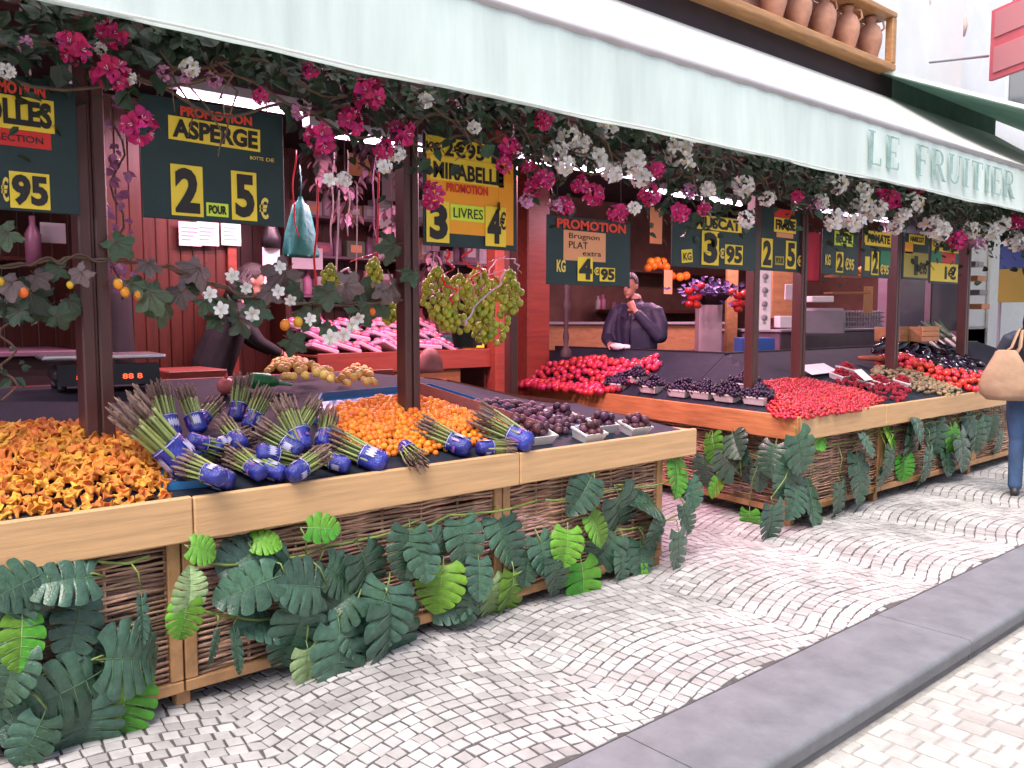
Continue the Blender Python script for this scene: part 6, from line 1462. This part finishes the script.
def make_man():
    s = 1.0; p = ond(636, 317, 8.5); gx, gy = p.x, p.y; z0 = .2
    f = Vector((EYE.x-gx, EYE.y-gy, 0)).normalized(); f = (Matrix.Rotation(-.35, 3, 'Z') @ f); r_ = f.cross(Vector((0, 0, 1)))
    zc = 1.5+(317-281)*8.5/F_PX        # eye level
    k = (zc-z0)/1.66*.97
    P = lambda x, y, z: Vector((gx, gy, z0))+(r_*x+f*y)*k+Vector((0, 0, z*k))
    T_, S_, J = 1, 0, 1
    B = [(1, [(P(0, 0, .95), .155), (P(0, .0, 1.08), .165), (P(0, .0, 1.22), .175), (P(0, -.01, 1.34), .165), (P(0, -.01, 1.42), .12)]),
         (1, [(P(-.10, 0, .96), .12), (P(-.11, 0, 1.2), .125), (P(-.13, -.01, 1.36), .10)]), (1, [(P(.10, 0, .96), .12), (P(.11, 0, 1.2), .125), (P(.13, -.01, 1.36), .10)]),
         (1, [(P(-.17, -.01, 1.40), .085), (P(.17, -.01, 1.40), .085)]), (0, [(P(0, 0, 1.42), .058), (P(0, .01, 1.54), .055)]), (1, [(P(0, -.005, 1.455), .085), (P(0, -.005, 1.485), .075)]),
         (2, [(P(-.09, 0, .95), .095), (P(-.10, 0, .5), .065), (P(-.10, -.01, .08), .045)]), (2, [(P(.09, 0, .95), .095), (P(.10, 0, .5), .065), (P(.10, -.01, .08), .045)]),
         (3, [(P(-.10, -.05, .04), .042), (P(-.10, .17, .03), .035)]), (3, [(P(.10, -.05, .04), .042), (P(.10, .17, .03), .035)])]
    # arm on the picture's left: hand at the chin
    ex = P(-.30, .10, 1.13); wr = P(-.06, .19, 1.40)
    B += [(1, [(P(-.20, -.01, 1.39), .088), (P(-.27, .03, 1.26), .078), (ex, .066)]), (1, [(ex, .066), (ex.lerp(wr, .5), .056), (ex.lerp(wr, .9), .046)])]
    B += hand(wr, P(.03, .16, 1.52)-wr, -f+r_*.2, .75, k, 0, -1)
    # other arm: hand low over the counter holding a white cloth
    e2 = P(.29, .06, 1.12); w2 = P(.17, .28, 1.06)
    B += [(1, [(P(.20, -.01, 1.39), .088), (P(.26, .02, 1.26), .078), (e2, .066)]), (1, [(e2, .066), (e2.lerp(w2, .5), .056), (e2.lerp(w2, .9), .046)])]
    B += hand(w2, P(.06, .36, 1.05)-w2, Vector((0, 0, -1)), .5, k, 0, 1)
    hc = P(.05, .06, 1.66); hf = (f+Vector((0, 0, -.22))-r_*-.15).normalized(); H, M, PP = head(hc, hf, Vector((0, 0, 1)), k); B += H
    b = person('shopkeeper in a dark navy jacket, one hand raised to his chin', B, {'mats': [M_skin, M_navy, M_blk, M_shoe]}, .0085, (gx, gy, z0))
    features(b, PP, M, k); hair_piece(b, PP, M, k)
    m = MB()
    for sx in (-1, 1): m.slab([P(sx*.02, .165, 1.44), P(sx*.10, .11, 1.47), P(sx*.11, .15, 1.36), P(sx*.03, .185, 1.31)], f, .008)
    part('collar', m, M_navy, b)
    m = MB(); m.tube([P(.0, .175, 1.36), P(.0, .185, 1.2), P(.0, .17, .98)], .006, 6); part('zip', m, M_black, b)
    c = P(.05, .38, 1.045); m = MB(); r = random.Random(3)
    m.ball(c, (.085*k, .05*k, .035*k), 14, 9, nz=.2, rnd=r); m.ball(c+r_*-.08, (.06, .03, .025), 12, 8, nz=.25, rnd=r); single('white_cloth', m, M_white, 'crumpled white cloth in the shopkeeper\'s lowered hand', 'cloth')
make_man()
def make_seller():
    c0 = ond(214, 317, 6.1); gx, gy = c0.x, c0.y; z0 = .2; up = Vector((0, 0, 1))
    f = (Vector((RT.x, RT.y, 0))*.9+Vector((FW.x, FW.y, 0))*.45).normalized(); r_ = f.cross(up)     # faces right in the picture
    P = lambda x, y, z: Vector((gx, gy, z0))+r_*x+f*y+Vector((0, 0, z))
    B = [(1, [(P(0, -.05, .80), .15), (P(0, -.02, .95), .15), (P(0, .05, 1.12), .145), (P(0, .13, 1.30), .13), (P(0, .17, 1.37), .09)]), (1, [(P(-.14, .14, 1.32), .07), (P(.14, .14, 1.32), .07)]),
         (1, [(P(0, -.06, .75), .19), (P(0, -.04, .45), .21), (P(0, -.04, .2), .21)]), (0, [(P(0, .19, 1.40), .05), (P(0, .23, 1.48), .048)]),
         (2, [(P(-.08, -.05, .3), .06), (P(-.08, -.05, .08), .045)]), (2, [(P(.08, -.05, .3), .06), (P(.08, -.05, .08), .045)]), (2, [(P(-.08, -.08, .04), .04), (P(-.08, .12, .03), .034)]), (2, [(P(.08, -.08, .04), .04), (P(.08, .12, .03), .034)])]
    for sx in (1, -1):
        e_ = P(sx*.20, .28, 1.12); w_ = P(sx*.12, .46, 1.02)
        B += [(1, [(P(sx*.17, .14, 1.32), .062), (e_.lerp(P(sx*.17, .14, 1.32), .5), .055), (e_, .046)]), (1, [(e_, .045), (e_.lerp(w_, .5), .042), (e_.lerp(w_, .8), .036)]), (0, [(e_.lerp(w_, .85), .03), (w_, .028)])]
        B += hand(w_, f*.7+up*-.5, up*-1-f*.3, .4, .95, 0, sx)
    hc = P(0, .27, 1.56); H, M, PP = head(hc, (f+up*-.5).normalized(), up, .98); B += H
    b = person('seller in black bending to the right behind the asparagus, dark hair', B, {'mats': [M_skin, M_blk, M_shoe]}, .010, (gx, gy, z0))
    features(b, PP, M, .98); hair_piece(b, PP, M, .98, long=.08)
make_seller()
def make_woman():
    g0 = onz(1011, 495, 0); gx, gy = g0.x+.10, g0.y+.06; up = Vector((0, 0, 1))
    f = (Vector((-.35, 1, 0))).normalized(); r_ = f.cross(up)     # walking away, back to us
    P = lambda x, y, z: Vector((gx, gy, 0))+r_*x+f*y+Vector((0, 0, z))
    B = [(1, [(P(0, 0, .92), .135), (P(0, 0, 1.05), .12), (P(0, 0, 1.2), .125), (P(0, -.01, 1.31), .11), (P(0, -.01, 1.36), .075)]), (1, [(P(-.09, 0, .95), .10), (P(-.08, 0, 1.1), .09), (P(-.09, 0, 1.27), .085)]), (1, [(P(.09, 0, .95), .10), (P(.08, 0, 1.1), .09), (P(.09, 0, 1.27), .085)]),
         (1, [(P(-.15, -.01, 1.33), .06), (P(.15, -.01, 1.33), .06)]), (0, [(P(0, 0, 1.36), .046), (P(0, .01, 1.46), .045)]),
         (2, [(P(-.08, 0, .90), .105), (P(-.09, .02, .66), .09), (P(-.09, .03, .47), .062), (P(-.09, -.0, .28), .058), (P(-.09, -.03, .08), .055)]), (2, [(P(.08, 0, .90), .105), (P(.09, -.02, .66), .09), (P(.10, -.06, .47), .062), (P(.10, -.16, .28), .055), (P(.10, -.26, .12), .05)]),
         (3, [(P(-.09, -.07, .035), .036), (P(-.09, .13, .028), .03)]), (3, [(P(.10, -.30, .08), .036), (P(.10, -.18, .03), .03)]), (2, [(P(0, -.02, .88), .12), (P(0, -.02, .96), .12)])]
    # left arm bent, sleeve short
    e_ = P(-.27, .02, 1.09); w_ = P(-.25, .20, .98)
    B += [(1, [(P(-.17, -.01, 1.32), .062), (P(-.22, 0, 1.22), .055), (P(-.25, .01, 1.14), .050)]), (0, [(P(-.25, .01, 1.16), .042), (e_, .040), (e_.lerp(w_, .6), .034), (w_, .026)])]
    B += hand(w_, f*.8+up*-.3, r_, .5, .92, 0, 1)
    e2 = P(.25, .02, 1.08); w2 = P(.24, .06, .86); B += [(1, [(P(.17, -.01, 1.32), .062), (P(.22, 0, 1.2), .052), (P(.24, .01, 1.14), .048)]), (0, [(P(.24, .01, 1.15), .042), (e2, .04), (w2, .026)])]; B += hand(w2, -up+f*.1, -r_, .4, .92, 0, 1)
    hc = P(.02, .03, 1.55); H, M, PP = head(hc, (f+r_*.3), up, .95); B += H
    b = person('woman in a dark blouse and blue jeans walking away at the right edge', B, {'mats': [M_skin, M_darktop, M_jean, M_shoe]}, .0105, (gx, gy, 0))
    features(b, PP, M, .95); hair_piece(b, PP, M, .95, long=.16)
    e = empty('shoulder_bag', P(-.2, -.16, .78), 'big soft beige shoulder bag hanging at the woman\'s side', 'bag')
    m = MB(); c = P(-.19, -.17, .98)
    Mb = Matrix((r_, f, up)).transposed().to_4x4(); Mb.translation = c
    prof = [(0, -.17), (.14, -.165), (.20, -.12), (.205, -.04), (.17, .06), (.115, .16), (.075, .24), (.06, .25), (.05, .22), (0, .18)]
    m.lathe(prof, 26, 0, Mb @ Matrix.Diagonal((1, .42, 1, 1)), lambda a, i: .06*math.sin(a*3+i*.7)+.03*math.sin(a*7+i)); part('pouch', m, M_bag, e)
    m = MB(); m.tube([c+r_*-.05+up*.20, P(-.16, -.15, 1.25), P(-.115, -.09, 1.39), P(-.10, .02, 1.40), P(-.1, .10, 1.33)], [.03, .026, .022, .02, .02], 8, 0, True, .4); m.tube([c+r_*.05+up*.20, P(-.10, -.15, 1.25), P(-.09, -.09, 1.39)], [.03, .026, .02], 8, 0, True, .4); part('strap', m, M_bag, e)
make_woman()
